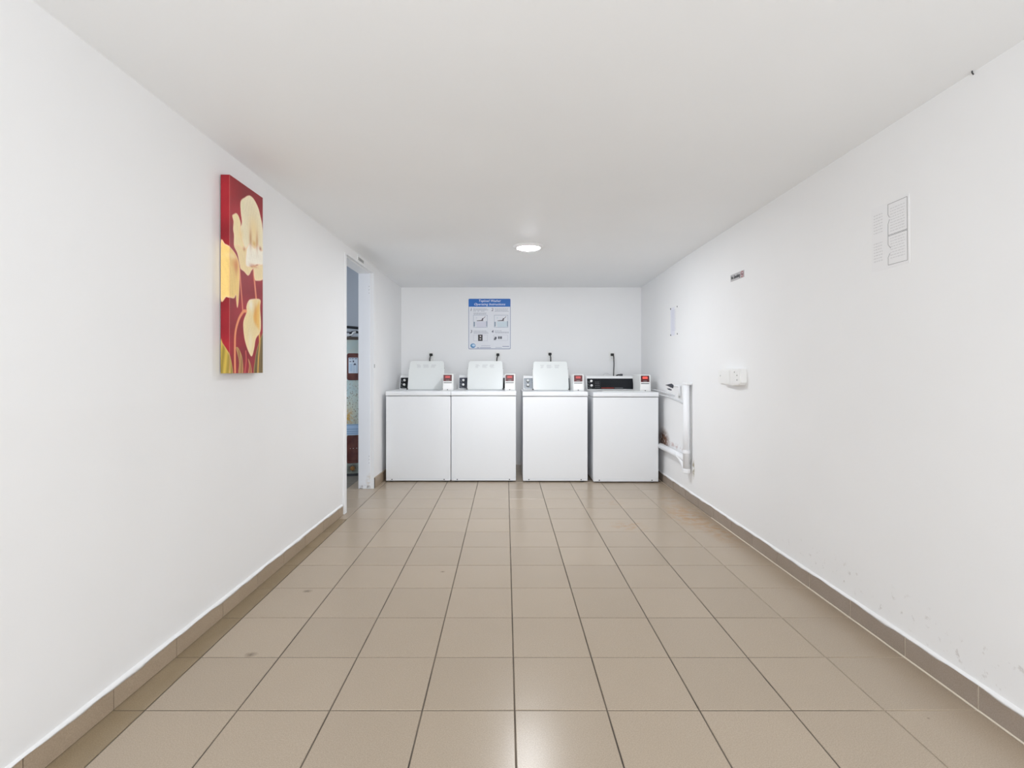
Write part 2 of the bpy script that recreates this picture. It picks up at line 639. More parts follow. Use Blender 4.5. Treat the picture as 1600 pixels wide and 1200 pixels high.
# skirting: grout backing with single tiles
def skirting(name, ys, fx, sgn, z1, m, grout, thick=0.010, gap=0.002, ylo=None, yhi=None):
    ylo = ys[0] if ylo is None else ylo
    yhi = ys[-1] if yhi is None else yhi
    bm = bmesh.new()
    n = 24
    P = [ylo + (yhi - ylo) * i / n for i in range(n + 1)]
    for a, b in zip(P[:-1], P[1:]):
        xa, xb = fx(a, 0.04), fx(b, 0.04)
        t = sgn * (thick - 0.003)
        w = -sgn * 0.02
        hexa(bm, [(xa + w, a, 0), (xa + t, a, 0), (xb + t, b, 0), (xb + w, b, 0),
                  (xa + w, a, z1 - 0.002), (xa + t, a, z1 - 0.002), (xb + t, b, z1 - 0.002), (xb + w, b, z1 - 0.002)])
    bmesh.ops.recalc_face_normals(bm, faces=bm.faces[:])
    root = link(name, bm, grout, kind='structure')
    Y = [ylo] + [y for y in ys if ylo + 0.02 < y < yhi - 0.02] + [yhi]
    for a, b in zip(Y[:-1], Y[1:]):
        a2, b2 = a + gap, b - gap
        xa, xb = fx(a2, 0.04), fx(b2, 0.04)
        t = sgn * thick
        w = -sgn * 0.02
        zt = z1 + random.uniform(-0.0015, 0.0015)
        bm = bmesh.new()
        v = hexa(bm, [(xa + w, a2, 0.002), (xa + t, a2, 0.002), (xb + t, b2, 0.002), (xb + w, b2, 0.002),
                      (xa + w, a2, zt), (xa + t, a2, zt), (xb + t, b2, zt), (xb + w, b2, zt)])
        bmesh.ops.recalc_face_normals(bm, faces=bm.faces[:])
        ee = [e for e in bm.edges if abs(e.verts[0].co.z - zt) < 1e-5 and abs(e.verts[1].co.z - zt) < 1e-5]
        bmesh.ops.bevel(bm, geom=ee, offset=0.003, segments=2, affect='EDGES', profile=0.5)
        link('tile', bm, m, root)
    return root


skirting('baseboard_left', rows, lx, 1, 0.080, M_skirt, M_skgrout, ylo=YN + 0.05, yhi=3.965)
skirting('baseboard_left_back', rows, lx, 1, 0.100, M_skirt, M_skgrout, ylo=DY1 + 0.015, yhi=YB - 0.01)
sr = skirting('baseboard_right', [r + 0.0 for r in rows], rx, -1, 0.086, M_skirt_r, M_caulk, gap=0.0035, ylo=YN + 0.05, yhi=YB - 0.01)
# pale caulk bead between skirting and floor, and the wavy paint line above it
bm = bmesh.new()
Y = [YN + 0.1 + i * 0.05 for i in range(int((3.9 - YN) / 0.05))]
tube(bm, [(rx(y, 0.0) - 0.0125 + random.uniform(-0.0008, 0.0008), y, 0.0005) for y in Y], 0.0036, 6)
link('caulk', bm, M_caulk, sr)


def paint_edge(fx, sgn, ya, yb, z, par):
    bm = bmesh.new()
    n = int((yb - ya) / 0.025)
    pv = None
    ph = [random.uniform(0, 6) for _ in range(4)]
    for i in range(n + 1):
        y = ya + (yb - ya) * i / n
        w = 0.0035 + 0.003 * math.sin(y * 9 + ph[0]) + 0.0022 * math.sin(y * 23 + ph[1]) + 0.0013 * math.sin(y * 51 + ph[2])
        x = fx(y, z)
        q4 = [bm.verts.new(p) for p in ((x - sgn * 0.004, y, z + 0.010), (x + sgn * 0.0107, y, z + 0.002), (x + sgn * 0.0108, y, z - w - 0.002), (x + sgn * 0.004, y, z - w))]
        if pv:
            for k in range(3):
                f = bm.faces.new((pv[k], pv[k + 1], q4[k + 1], q4[k]))
                f.smooth = True
        pv = q4
    bmesh.ops.recalc_face_normals(bm, faces=bm.faces[:])
    link('paint_edge', bm, M_wall, par)


paint_edge(rx, -1, YN + 0.06, YB - 0.02, 0.084, sr)
paint_edge(lx, 1, YN + 0.06, 3.96, 0.0795, bpy.data.objects['baseboard_left'])

# doorway lining
bm = bmesh.new()
box(bm, OUT - 0.002, lx(4.0, 1) + 0.004, 3.983, DY0, 0.0, DZ + 0.0, 0.003)
link('trim_1', bm, M_trim, kind='structure')
tr2 = bx('trim_2', OUT - 0.004, lx(DY1, 1) - 0.030, DY1 - 0.006, DY1 + 0.03, 0.0, DZ, M_jamb, bev=0.002, kind='structure')
for zz in (1.90, 0.28):
    h = bx('hinge_recess', lx(DY1, 1) - 0.044, lx(DY1, 1) - 0.036, DY1 - 0.0075, DY1, zz - 0.045, zz + 0.045, M_jamb, tr2, 0.001)
    bm = bmesh.new()
    for k in (-0.032, 0, 0.032):
        cyl(bm, (lx(DY1, 1) - 0.040, DY1 - 0.008, zz + k), 0.0035, 0.003, 'y', 10)
    link('screw', bm, M_print, h)
bx('trim_3', OUT - 0.002, lx(4.4, 2.05) - 0.03, DY0, DY1, DZ - 0.006, DZ + 0.02, M_trim, bev=0.002, kind='structure')
st = bx('strike_plate', lx(4.87, 1.15) - 0.002, lx(4.87, 1.15) + 0.003, 4.862, 4.884, 1.155, 1.190, M_print, bev=0.001)
tag(st, 'tiny dark latch plate on the wall edge right of the doorway', 'latch plate')

# ------------------------------------------------------------------ ceiling lamp
ly, lxx = 4.09, (826 - 790) / 792 * 4.09
lamp = thing('ceiling_lamp', 'round white disc lamp, lit, flush on the ceiling before the washers', 'lamp', (lxx, ly, zc(ly)))
bm = bmesh.new()
prof = [(0.072, -0.004), (0.080, -0.014), (0.105, -0.017), (0.122, -0.008), (0.125, 0.004)]
rings = []
for r, z in prof:
    rings.append([bm.verts.new((r * math.cos(2 * PI * k / 48), r * math.sin(2 * PI * k / 48), z)) for k in range(48)])
for i in range(len(rings) - 1):
    for k in range(48):
        f = bm.faces.new((rings[i][k], rings[i][(k + 1) % 48], rings[i + 1][(k + 1) % 48], rings[i + 1][k]))
        f.smooth = True
link('trim_ring', bm, M_lampring, lamp)
bm = bmesh.new()
cyl(bm, (0, 0, -0.012), 0.072, 0.018, 'z', 40)
link('diffuser', bm, M_lens, lamp)

# ------------------------------------------------------------------ washers
GW = 'coin-operated washers along the back wall'


def washer(name, x0, yf, ztop, label, panel_m, lid_open=True, meter_dx=0.0, digits=0.0):
    W, D = 0.657, 0.70
    r = thing(name, label, 'washing machine', (x0, yf, 0), GW)
    zs = ztop - 0.047
    # cabinet
    bm = bmesh.new()
    box(bm, 0.001, W - 0.001, 0.004, D - 0.03, 0.016, zs - 0.0035, 0.006, 3)
    cab = link('cabinet', bm, M_enamel, r)
    # front panel: sheet with folded edges, sits a hair in front
    fp = bmesh.new()
    prism(fp, rrect(0.003, W - 0.003, 0.040, zs - 0.005, 0.006, 3), 0.0, 0.006)
    link('front_panel', fp, M_enamel, r)
    kp = bx('kick_plate', 0.003, W - 0.003, 0.0, 0.008, 0.014, 0.0375, M_enamel, r, 0.0015)
    for sx_ in (0.062, W - 0.067):
        bm = bmesh.new()
        cyl(bm, (sx_, -0.001, 0.027), 0.0055, 0.004, 'y', 14)
        link('screw', bm, M_black, kp)
    for fx_ in (0.05, W - 0.05):
        for fy in (0.05, D - 0.10):
            bm = bmesh.new()
            cyl(bm, (fx_, fy, 0.009), 0.022, 0.018, 'z', 16, bev=0.002)
            link('leveling_foot', bm, M_rubber, r)
    # top: frame around the tub opening with a rounded front
    hx0, hx1, hy0, hy1 = 0.125, W - 0.125, 0.07, 0.42
    bm = bmesh.new()
    pr = [(0.012, zs), (0.0, zs + 0.003), (-0.003, zs + 0.012), (-0.003, ztop - 0.016), (0.001, ztop - 0.005), (0.010, ztop)]
    g = [[bm.verts.new((x, y, z)) for (y, z) in pr] for x in (0.0, W)]
    for k in range(len(pr) - 1):
        f = bm.faces.new((g[0][k], g[1][k], g[1][k + 1], g[0][k + 1]))
    Dt = D - 0.02

    def V(x, y, z=ztop):
        return bm.verts.new((x, y, z))
    a, b = g[0][-1], g[1][-1]
    if lid_open:
        o = [V(0, Dt), V(W, Dt)]
        h_ = [V(hx0, hy0), V(hx1, hy0), V(hx1, hy1), V(hx0, hy1)]
        bm.faces.new((a, b, h_[1], h_[0]))
        bm.faces.new((b, o[1], h_[2], h_[1]))
        bm.faces.new((o[1], o[0], h_[3], h_[2]))
        bm.faces.new((o[0], a, h_[0], h_[3]))
        lo = [V(v.co.x, v.co.y, ztop - 0.045) for v in h_]
        for k in range(4):
            bm.faces.new((h_[k], h_[(k + 1) % 4], lo[(k + 1) % 4], lo[k]))
    else:
        o = [V(0, Dt), V(W, Dt)]
        bm.faces.new((a, b, o[1], o[0]))
    lb = [V(0, Dt, zs), V(W, Dt, zs), V(0, 0.012, zs), V(W, 0.012, zs)]
    bm.faces.new((o[0], o[1], lb[1], lb[0]))
    s0 = [g[0][k] for k in range(len(pr))] + [o[0], lb[0]]
    s1 = [g[1][k] for k in range(len(pr))] + [o[1], lb[1]]
    bm.faces.new(s0)
    bm.faces.new(s1[::-1])
    bmesh.ops.recalc_face_normals(bm, faces=bm.faces[:])
    link('top_panel', bm, M_enamel, r)
    if lid_open:
        bm = bmesh.new()
        b2 = bmesh.new()
        bmesh.ops.create_cone(b2, cap_ends=True, segments=32, radius1=0.17, radius2=0.17, depth=0.30)
        b2.faces.ensure_lookup_table()
        top = [f for f in b2.faces if f.normal.z > 0.9]
        bmesh.ops.delete(b2, geom=top, context='FACES')
        add(bm, b2, Matrix.Translation((W / 2, 0.25, ztop - 0.20)))
        link('tub', bm, M_dsteel, r, smooth=True)
    # lid
    if lid_open:
        bm = bmesh.new()
        w2, hh, th = 0.196, 0.335, 0.016
        pts = [(-w2, 0), (w2, 0), (w2, 0.245), (w2 - 0.006, 0.258), (w2 - 0.008, hh - 0.03)]
        for k in range(5):
            an = k / 4 * PI / 2
            pts.append((w2 - 0.036 + 0.028 * math.cos(an), hh - 0.028 + 0.028 * math.sin(an)))
        pts += [(-p[0], p[1]) for p in pts[::-1][:-2]]
        pts = [p for i, p in enumerate(pts) if i == 0 or (abs(p[0] - pts[i - 1][0]) + abs(p[1] - pts[i - 1][1])) > 1e-4]
        if abs(pts[-1][0] - pts[0][0]) + abs(pts[-1][1] - pts[0][1]) < 1e-4:
            pts.pop()
        prism(bm, pts, 0, th)
        es = [e for e in bm.edges if abs(e.verts[0].co.y - e.verts[1].co.y) < 1e-6]
        bmesh.ops.bevel(bm, geom=es, offset=0.003, segments=2, affect='EDGES', profile=0.5)
        lid = link('lid', bm, M_lidw, r)
        lcx = W / 2 - 0.006 + meter_dx * 1.1
        lid.location = (lcx, 0.405, ztop + 0.001)
        lid.rotation_euler = (math.radians(-21), 0, 0)
        for (wx, n_, ww) in ((-0.085, 3, 0.05), (-0.012, 3, 0.06), (0.06, 3, 0.055)):
            pass
        bm = bmesh.new()
        random.seed(int(x0 * 1000))
        for cx_, ww in ((-0.088, 0.052), (-0.008, 0.070), (0.076, 0.062)):
            for k in range(4):
                a_ = random.uniform(0, 0.010)
                b_ = random.uniform(0, 0.022)
                box(bm, cx_ - ww / 2 + a_, cx_ + ww / 2 - b_, -0.0004, 0.002, 0.288 - k * 0.0105, 0.2925 - k * 0.0105)
        wt = link('warning_text', bm, M_printl, lid)
        wt['kind'] = 'stuff'
        wt['label'] = 'faint grey printed notice along the lid edge'
        for s_ in (-1, 1):
            bm = bmesh.new()
            cyl(bm, (lcx + s_ * 0.197, 0.400, ztop + 0.008), 0.007, 0.016, 'x', 12)
            link('hinge', bm, M_dsteel, r)
        for s_ in (-1, 1):
            bm = bmesh.new()
            cyl(bm, (s_ * (w2 - 0.001), 0.008, 0.250), 0.0035, 0.006, 'x', 10)
            link('bumper', bm, M_dsteel, lid)
    else:
        bm = bmesh.new()
        box(bm, 0.10, W - 0.10, 0.05, 0.44, ztop + 0.0005, ztop + 0.0075, 0.003)
        link('lid', bm, M_lidw, r)
    # control console, leaning back
    ca, cb, cz = 0.022, 0.553, 0.155
    yb0, yb1 = 0.545, 0.600
    bm = bmesh.new()
    hexa(bm, [(ca, yb0, ztop), (cb, yb0, ztop), (cb, D - 0.03, ztop), (ca, D - 0.03, ztop),
              (ca + 0.004, yb1, ztop + cz), (cb - 0.004, yb1, ztop + cz), (cb - 0.004, D - 0.03, ztop + cz), (ca + 0.004, D - 0.03, ztop + cz)])
    bmesh.ops.recalc_face_normals(bm, faces=bm.faces[:])
    bmesh.ops.bevel(bm, geom=bm.edges[:], offset=0.005, segments=2, affect='EDGES', profile=0.5)
    con = link('control_console', bm, M_conw, r)
    tilt = math.atan2(yb1 - yb0, cz)

    def onface(bmx, parent, nm, m_, smooth=False):
        o_ = link(nm, bmx, m_, parent, smooth)
        o_.location = (0, yb0, ztop)
        o_.rotation_euler = (-tilt, 0, 0)
        return o_
    L = math.hypot(yb1 - yb0, cz)
    bm = bmesh.new()
    prism(bm, rrect(ca + 0.010, cb - 0.009, 0.010, L - 0.030, 0.004, 3), -0.0015, 0.003)
    onface(bm, con, 'control_panel', panel_m)
    bm = bmesh.new()
    box(bm, ca + 0.158, cb - 0.012, -0.003, 0.0, 0.012, L - 0.032, 0.001)
    onface(bm, con, 'display_window', M_panelr if panel_m is not M_panelg else M_panelg)
    bm = bmesh.new()
    box(bm, ca + 0.165, ca + 0.305, -0.0036, -0.002, 0.020, 0.026)
    onface(bm, con, 'red_lettering', M_printred)
    bm = bmesh.new()
    box(bm, ca + 0.312, ca + 0.405, -0.0036, -0.002, 0.021, 0.025)
    for j in range(3):
        for k in range(4):
            box(bm, ca + 0.098 + 0.018 * j, ca + 0.108 + 0.018 * j, -0.002, 0, 0.030 + 0.020 * k, 0.0335 + 0.020 * k)
    for k in (0.030, 0.062, 0.098):
        box(bm, ca + 0.018, ca + 0.030, -0.002, 0, k, k + 0.003)
        box(bm, ca + 0.022, ca + 0.060, -0.002, 0, k - 0.012, k - 0.010)
    onface(bm, con, 'scale_marks', M_prints)['kind'] = 'stuff'
    for zz in (0.048, 0.100):
        bm = bmesh.new()
        cyl(bm, (ca + 0.055, -0.012, zz), 0.0135, 0.022, 'y', 20, r2=0.0115, bev=0.002)
        onface(bm, con, 'knob', M_knob, True)
        bm = bmesh.new()
        cyl(bm, (ca + 0.055, -0.002, zz), 0.019, 0.003, 'y', 24)
        onface(bm, con, 'dial', M_black)
    # coin meter
    mx = 0.538 + meter_dx
    my0, my1, mz = 0.20, 0.50, 0.172
    bm = bmesh.new()
    hexa(bm, [(mx, my0, ztop), (mx + 0.112, my0, ztop), (mx + 0.112, my1, ztop), (mx, my1, ztop),
              (mx + 0.002, my0 + 0.012, ztop + mz), (mx + 0.110, my0 + 0.012, ztop + mz), (mx + 0.110, my1, ztop + mz), (mx + 0.002, my1, ztop + mz)])
    bmesh.ops.recalc_face_normals(bm, faces=bm.faces[:])
    bmesh.ops.bevel(bm, geom=bm.edges[:], offset=0.004, segments=2, affect='EDGES', profile=0.5)
    met = link('coin_meter', bm, M_meter, r)
    tl = math.atan2(0.012, mz)

    def onm(bmx, nm, m_, smooth=False):
        o_ = link(nm, bmx, m_, met, smooth)
        o_.location = (mx, my0, ztop)
        o_.rotation_euler = (-tl, 0, 0)
        return o_
    bm = bmesh.new()
    prism(bm, rrect(0.008, 0.096, 0.098, 0.164, 0.003, 3), -0.003, 0.002)
    onm(bm, 'display_bezel', M_redlens)
    bm = bmesh.new()
    prism(bm, rrect(0.026, 0.078, 0.130, 0.153, 0.006, 3), -0.0042, -0.002)
    onm(bm, 'display_digits', M_redlit if digits else M_reddim)
    bm = bmesh.new()
    box(bm, 0.034, 0.070, -0.0036, -0.002, 0.106, 0.109)
    onm(bm, 'display_marks', M_print)
    bm = bmesh.new()
    box(bm, 0.010, 0.094, -0.0015, 0.003, 0.0785, 0.0845)
    onm(bm, 'coin_slot', M_dsteel)
    bm = bmesh.new()
    prism(bm, rrect(0.010, 0.094, 0.014, 0.073, 0.003, 3), -0.004, 0.002)
    onm(bm, 'coin_vault_door', M_drawer)
    bm = bmesh.new()
    cyl(bm, (0.052, -0.004, 0.008), 0.005, 0.006, 'y', 14)
    onm(bm, 'vault_lock', M_dsteel)
    return r


Xw = lambda px, Y: (px - 790) / 792 * Y
washer('washing_machine', -1.2118, 5.127, 0.9185, 'white top-load washer with raised lid, leftmost, beside the doorway wall', M_panelk, meter_dx=0.012)
washer('washing_machine', -0.5511, 5.127, 0.9185, 'white top-load washer with raised lid, pushed tight against the leftmost one', M_paneln, meter_dx=0.004)
washer('washing_machine', 0.1728, 5.118, 0.914, 'white top-load washer with raised lid and slate-grey control panel, gaps on both sides', M_panelg, meter_dx=0.0)
washer('washing_machine', 0.8786, 5.088, 0.910, 'white washer with closed lid and full black console showing, in right corner', M_panelk, lid_open=False, meter_dx=-0.012, digits=1.0)

# ------------------------------------------------------------------ sockets and cords on the back wall
GS = 'sockets behind the washers'


def socket(px, py, label, clabel, tail):
    X, Z = Xw(px, YB), H - (py - 576.5) / 792 * YB
    s = thing('wall_socket', label, 'socket', (X, YB, Z), GS)
    bm = bmesh.new()
    prism(bm, rrect(-0.036, 0.036, -0.057, 0.057, 0.006, 3), -0.006, 0.0)
    link('cover_plate', bm, M_plate, s)
    for k in (-0.02, 0.02):
        bm = bmesh.new()
        prism(bm, rrect(-0.017, 0.017, k - 0.014, k + 0.014, 0.006, 3), -0.0085, -0.004)
        f = link('socket_face', bm, M_plate, s)
        bm = bmesh.new()
        for sx_ in (-0.006, 0.006):
            box(bm, sx_ - 0.001, sx_ + 0.001, -0.009, -0.008, k - 0.003, k + 0.005)
        link('slot', bm, M_black, f)
    c = thing('power_cord', clabel, 'power cord', (X, YB - 0.0085, Z + 0.02), 'black power cords plugged in behind the washers')
    bm = bmesh.new()
    box(bm, -0.018, 0.018, -0.034, 0.0, -0.015, 0.016, 0.005)
    link('plug', bm, M_rubber, c)
    bm = bmesh.new()
    tube(bm, tail, 0.0062, 8, 5)
    link('cord', bm, M_rubber, c)


dn = [(0, -0.028, -0.008), (-0.008, -0.036, -0.03), (-0.012, -0.034, -0.06), (-0.014, -0.03, -0.14), (-0.01, -0.03, -0.30)]
socket(674, 557, 'white double socket with black plug above the leftmost washer', 'black plug and cord dropping behind the leftmost raised lid', dn)
socket(778, 557, 'white double socket with black plug just under the blue-headed poster', 'black plug and cord just below the blue-headed poster', dn)
socket(859, 556, 'white double socket with black plug above the third washer', 'black plug and cord above the slate-panel washer lid', [(0, -0.028, -0.008), (0.006, -0.036, -0.03), (0.008, -0.034, -0.06), (0.008, -0.03, -0.14), (0.01, -0.03, -0.30)])
socket(956, 557, 'white double socket with black plug above the closed-lid washer', 'long black cord hanging down to the closed-lid washer console', [(0, -0.028, -0.008), (0.011, -0.038, -0.018), (0.013, -0.038, -0.06), (0.004, -0.09, -0.12), (-0.02, -0.19, -0.19), (-0.046, -0.305, -0.246), (-0.048, -0.315, -0.251)])
# loose wire and hose end behind the corner washer's console
bm = bmesh.new()
tube(bm, [(1.115, 5.80, 1.00), (1.12, 5.80, 1.075), (1.15, 5.80, 1.095), (1.185, 5.80, 1.085), (1.20, 5.79, 1.06), (1.20, 5.79, 1.0)], 0.003, 6, 4)
o = link('loose_wire', bm, M_hose)
tag(o, 'thin loop of wire sticking up behind the black console', 'wire')
hs = thing('inlet_hose', 'dark hose fitting peeking over the black console of the corner washer', 'hose', (1.30, 5.84, 1.0))
bm = bmesh.new()
tube(bm, [(-0.05, 0, -0.2), (-0.045, 0, 0.0), (-0.02, 0, 0.068), (0.03, 0, 0.074)], 0.008, 8, 4)
link('hose', bm, M_rubber, hs)
bm = bmesh.new()
cyl(bm, (0.032, 0, 0.074), 0.014, 0.03, 'x', 12, bev=0.002)
link('coupling', bm, M_valve, hs)

# ------------------------------------------------------------------ instruction poster on the back wall
PS = YB / 792
px0, py0 = 732.0, 466.8
PW, PH = 65.8, 78.8
poster = thing('poster', 'white instruction poster with blue heading on the back wall', 'poster', (Xw(px0, YB), YB, H - (py0 - 576.5) * PS))
colr = {}


def cm(c):
    if c not in colr:
        colr[c] = mat('poster_ink', srgb(*c), 0.4, 0.3)
    return colr[c]


def flat(parent, name, quads, c, layer, m=None):
    """flat ink shapes on the poster: quads in poster units, y downwards"""
    bm = bmesh.new()
    for q4 in quads:
        if len(q4) == 4 and not isinstance(q4[0], tuple):
            x0, y0, x1, y1 = q4
            pts = [(x0, -y1), (x1, -y1), (x1, -y0), (x0, -y0)]
        else:
            pts = [(p[0], -p[1]) for p in q4]
        b2 = bmesh.new()
        prism(b2, [(p[0] * PS, p[1] * PS) for p in pts], -0.0040 - 0.0004 * layer, -0.0030)
        add(bm, b2)
    return link(name, bm, m or cm(c), parent)


def frame_q(x0, y0, x1, y1, t):
    return [(x0, y0, x1, y0 + t), (x0, y1 - t, x1, y1), (x0, y0, x0 + t, y1), (x1 - t, y0, x1, y1)]


bm = bmesh.new()
prism(bm, rrect(0, PW * PS, -PH * PS, 0, 0.012, 4), -0.0032, 0.0)
link('board', bm, cm((140, 150, 178)), poster)
bm = bmesh.new()
prism(bm, rrect(0.8 * PS, (PW - 0.8) * PS, -(PH - 1.0) * PS, -11 * PS, 0.008, 4), -0.0040, -0.003)
link('sheet', bm, cm((226, 228, 234)), poster)
bm = bmesh.new()
prism(bm, rrect(0.4 * PS, (PW - 0.4) * PS, -12.6 * PS, -0.3 * PS, 0.010, 4, (0, 0, 1, 1)), -0.0044, -0.003)
head = link('heading_band', bm, cm((40, 108, 190)), poster)
for s_, cy, sz in (('Topload Washer', 3.5, 5.1), ('Operating Instructions', 8.8, 5.1)):
    bm = text_bm(s_, sz * PS, 0.25, 0.0002, 0.0004)
    bmesh.ops.transform(bm, matrix=Matrix.Translation((PW / 2 * PS, -0.0048, -cy * PS)), verts=bm.verts)
    xs = [v.co.x for v in bm.verts]
    want = (34.5 if cy < 5 else 48.5) * PS
    k = want / (max(xs) - min(xs))
    bmesh.ops.transform(bm, matrix=Matrix.Translation((PW / 2 * PS * (1 - k), 0, 0)) @ Matrix.Scale(k, 4, (1, 0, 0)), verts=bm.verts)
    link('lettering', bm, cm((238, 242, 250)), head)
for s_, cx, cy in (('1', 3.9, 17.3), ('2', 37.2, 17.3), ('3', 4.3, 51.5), ('4', 37.4, 51.5)):
    bm = text_bm(s_, 6.6 * PS, 0.15, 0.0002, 0.0004)
    bmesh.ops.transform(bm, matrix=Matrix.Translation((cx * PS, -0.0046, -cy * PS)), verts=bm.verts)
    link('numeral', bm, cm((70, 74, 96)), poster)
lines = []
for (x0, x1, y) in ((7.5, 29, 15.6), (7.5, 31, 17.2), (7.5, 12, 19), (14, 17, 19), (19.5, 25, 19), (8, 28, 22), (8, 27.5, 23.7),
                    (41, 62, 15.6), (42, 61, 17.6), (41, 63, 19.2), (8, 28, 50), (8, 30, 51.8), (8, 31, 53.4), (41, 52, 49.8), (41, 63, 51.8),
                    (42, 63, 53)):
    x = x0
    while x < x1:
        w_ = random.uniform(1.2, 3.4)
        lines.append((x, y, min(x + w_, x1), y + 0.75))
        x += w_ + 0.5
flat(poster, 'text_lines', lines, (168, 172, 184), 1)['kind'] = 'stuff'
for (x0, flip) in ((7.6, 0), (40.0, 1)):
    pic = flat(poster, 'picture_frame', frame_q(x0, 25.4, x0 + 22, 45, 0.55), (168, 176, 192), 1)
    flat(pic, 'machine_drawing', [[(x0 + 4, 35.5), (x0 + 20, 35.5), (x0 + 20, 44.4), (x0 + 5, 44.4)], (x0 + 4, 29, x0 + 6, 31)], (214, 214, 226) if not flip else (206, 218, 226), 2)
    flat(pic, 'side_shadow', [(x0 + 0.6, 36, x0 + 2.6, 43.5)], (140, 156, 172), 2)
    flat(pic, 'side_shadow', [(x0 + 20.2, 35, x0 + 21.4, 43.5)], (140, 156, 172), 2)
    flat(pic, 'hand_drawing', [[(x0 + 5, 34), (x0 + 14, 33.2), (x0 + 16, 34.8), (x0 + 6, 34.9)], [(x0 + 12.5, 33.5), (x0 + 14, 30.2), (x0 + 16, 30.4), (x0 + 15, 34)],
                               [(x0 + 15.6, 30.4), (x0 + 18.6, 27.4), (x0 + 19, 27.9), (x0 + 16.2, 31)]], (98, 92, 98), 2)
pic = flat(poster, 'picture_frame', frame_q(7.6, 56.2, 30, 66.2, 0.5), (200, 202, 212), 1)
flat(pic, 'slot_drawing', [(15, 56.0, 22, 66)], (62, 60, 64), 2)
flat(pic, 'coin_drawing', [[(17.6, 57.6), (19.6, 57.8), (19.8, 59.6), (18, 59.8)], (17.6, 62, 19.6, 63.6)], (226, 214, 214), 3)
pic = flat(poster, 'picture_frame', frame_q(39, 56.2, 61.5, 65.6, 0.5), (200, 202, 212), 1)
flat(pic, 'button_drawing', [(40.8, 59.5, 44, 63), (39.8, 62, 43, 64.4), (46.2, 58.8, 48.8, 62.8), (49.4, 58.8, 52.2, 62.8)], (92, 94, 104), 2)
el = [(7.1 + 4.1 * math.cos(a * PI / 12), 73.4 + 3.5 * math.sin(a * PI / 12)) for a in range(24)]
lg = flat(poster, 'round_emblem', [el], (98, 146, 190), 1)
el = [(8.0 + 2.5 * math.cos(a * PI / 8), 73.0 + 1.9 * math.sin(a * PI / 8)) for a in range(16)]
flat(lg, 'emblem_highlight', [el], (190, 214, 234), 2)
flat(lg, 'emblem_arc', [[(3.6, 75.6), (7, 76.6), (10.6, 75.4), (7, 75.4)]], (60, 120, 180), 3)
flat(poster, 'footer_lines', [(13, 76, 17, 77.2), (18, 76, 35, 77), (20, 73.2, 34, 73.7), (53, 74, 63.5, 75.2), (42, 76, 52, 76.6)], (158, 162, 184), 1)

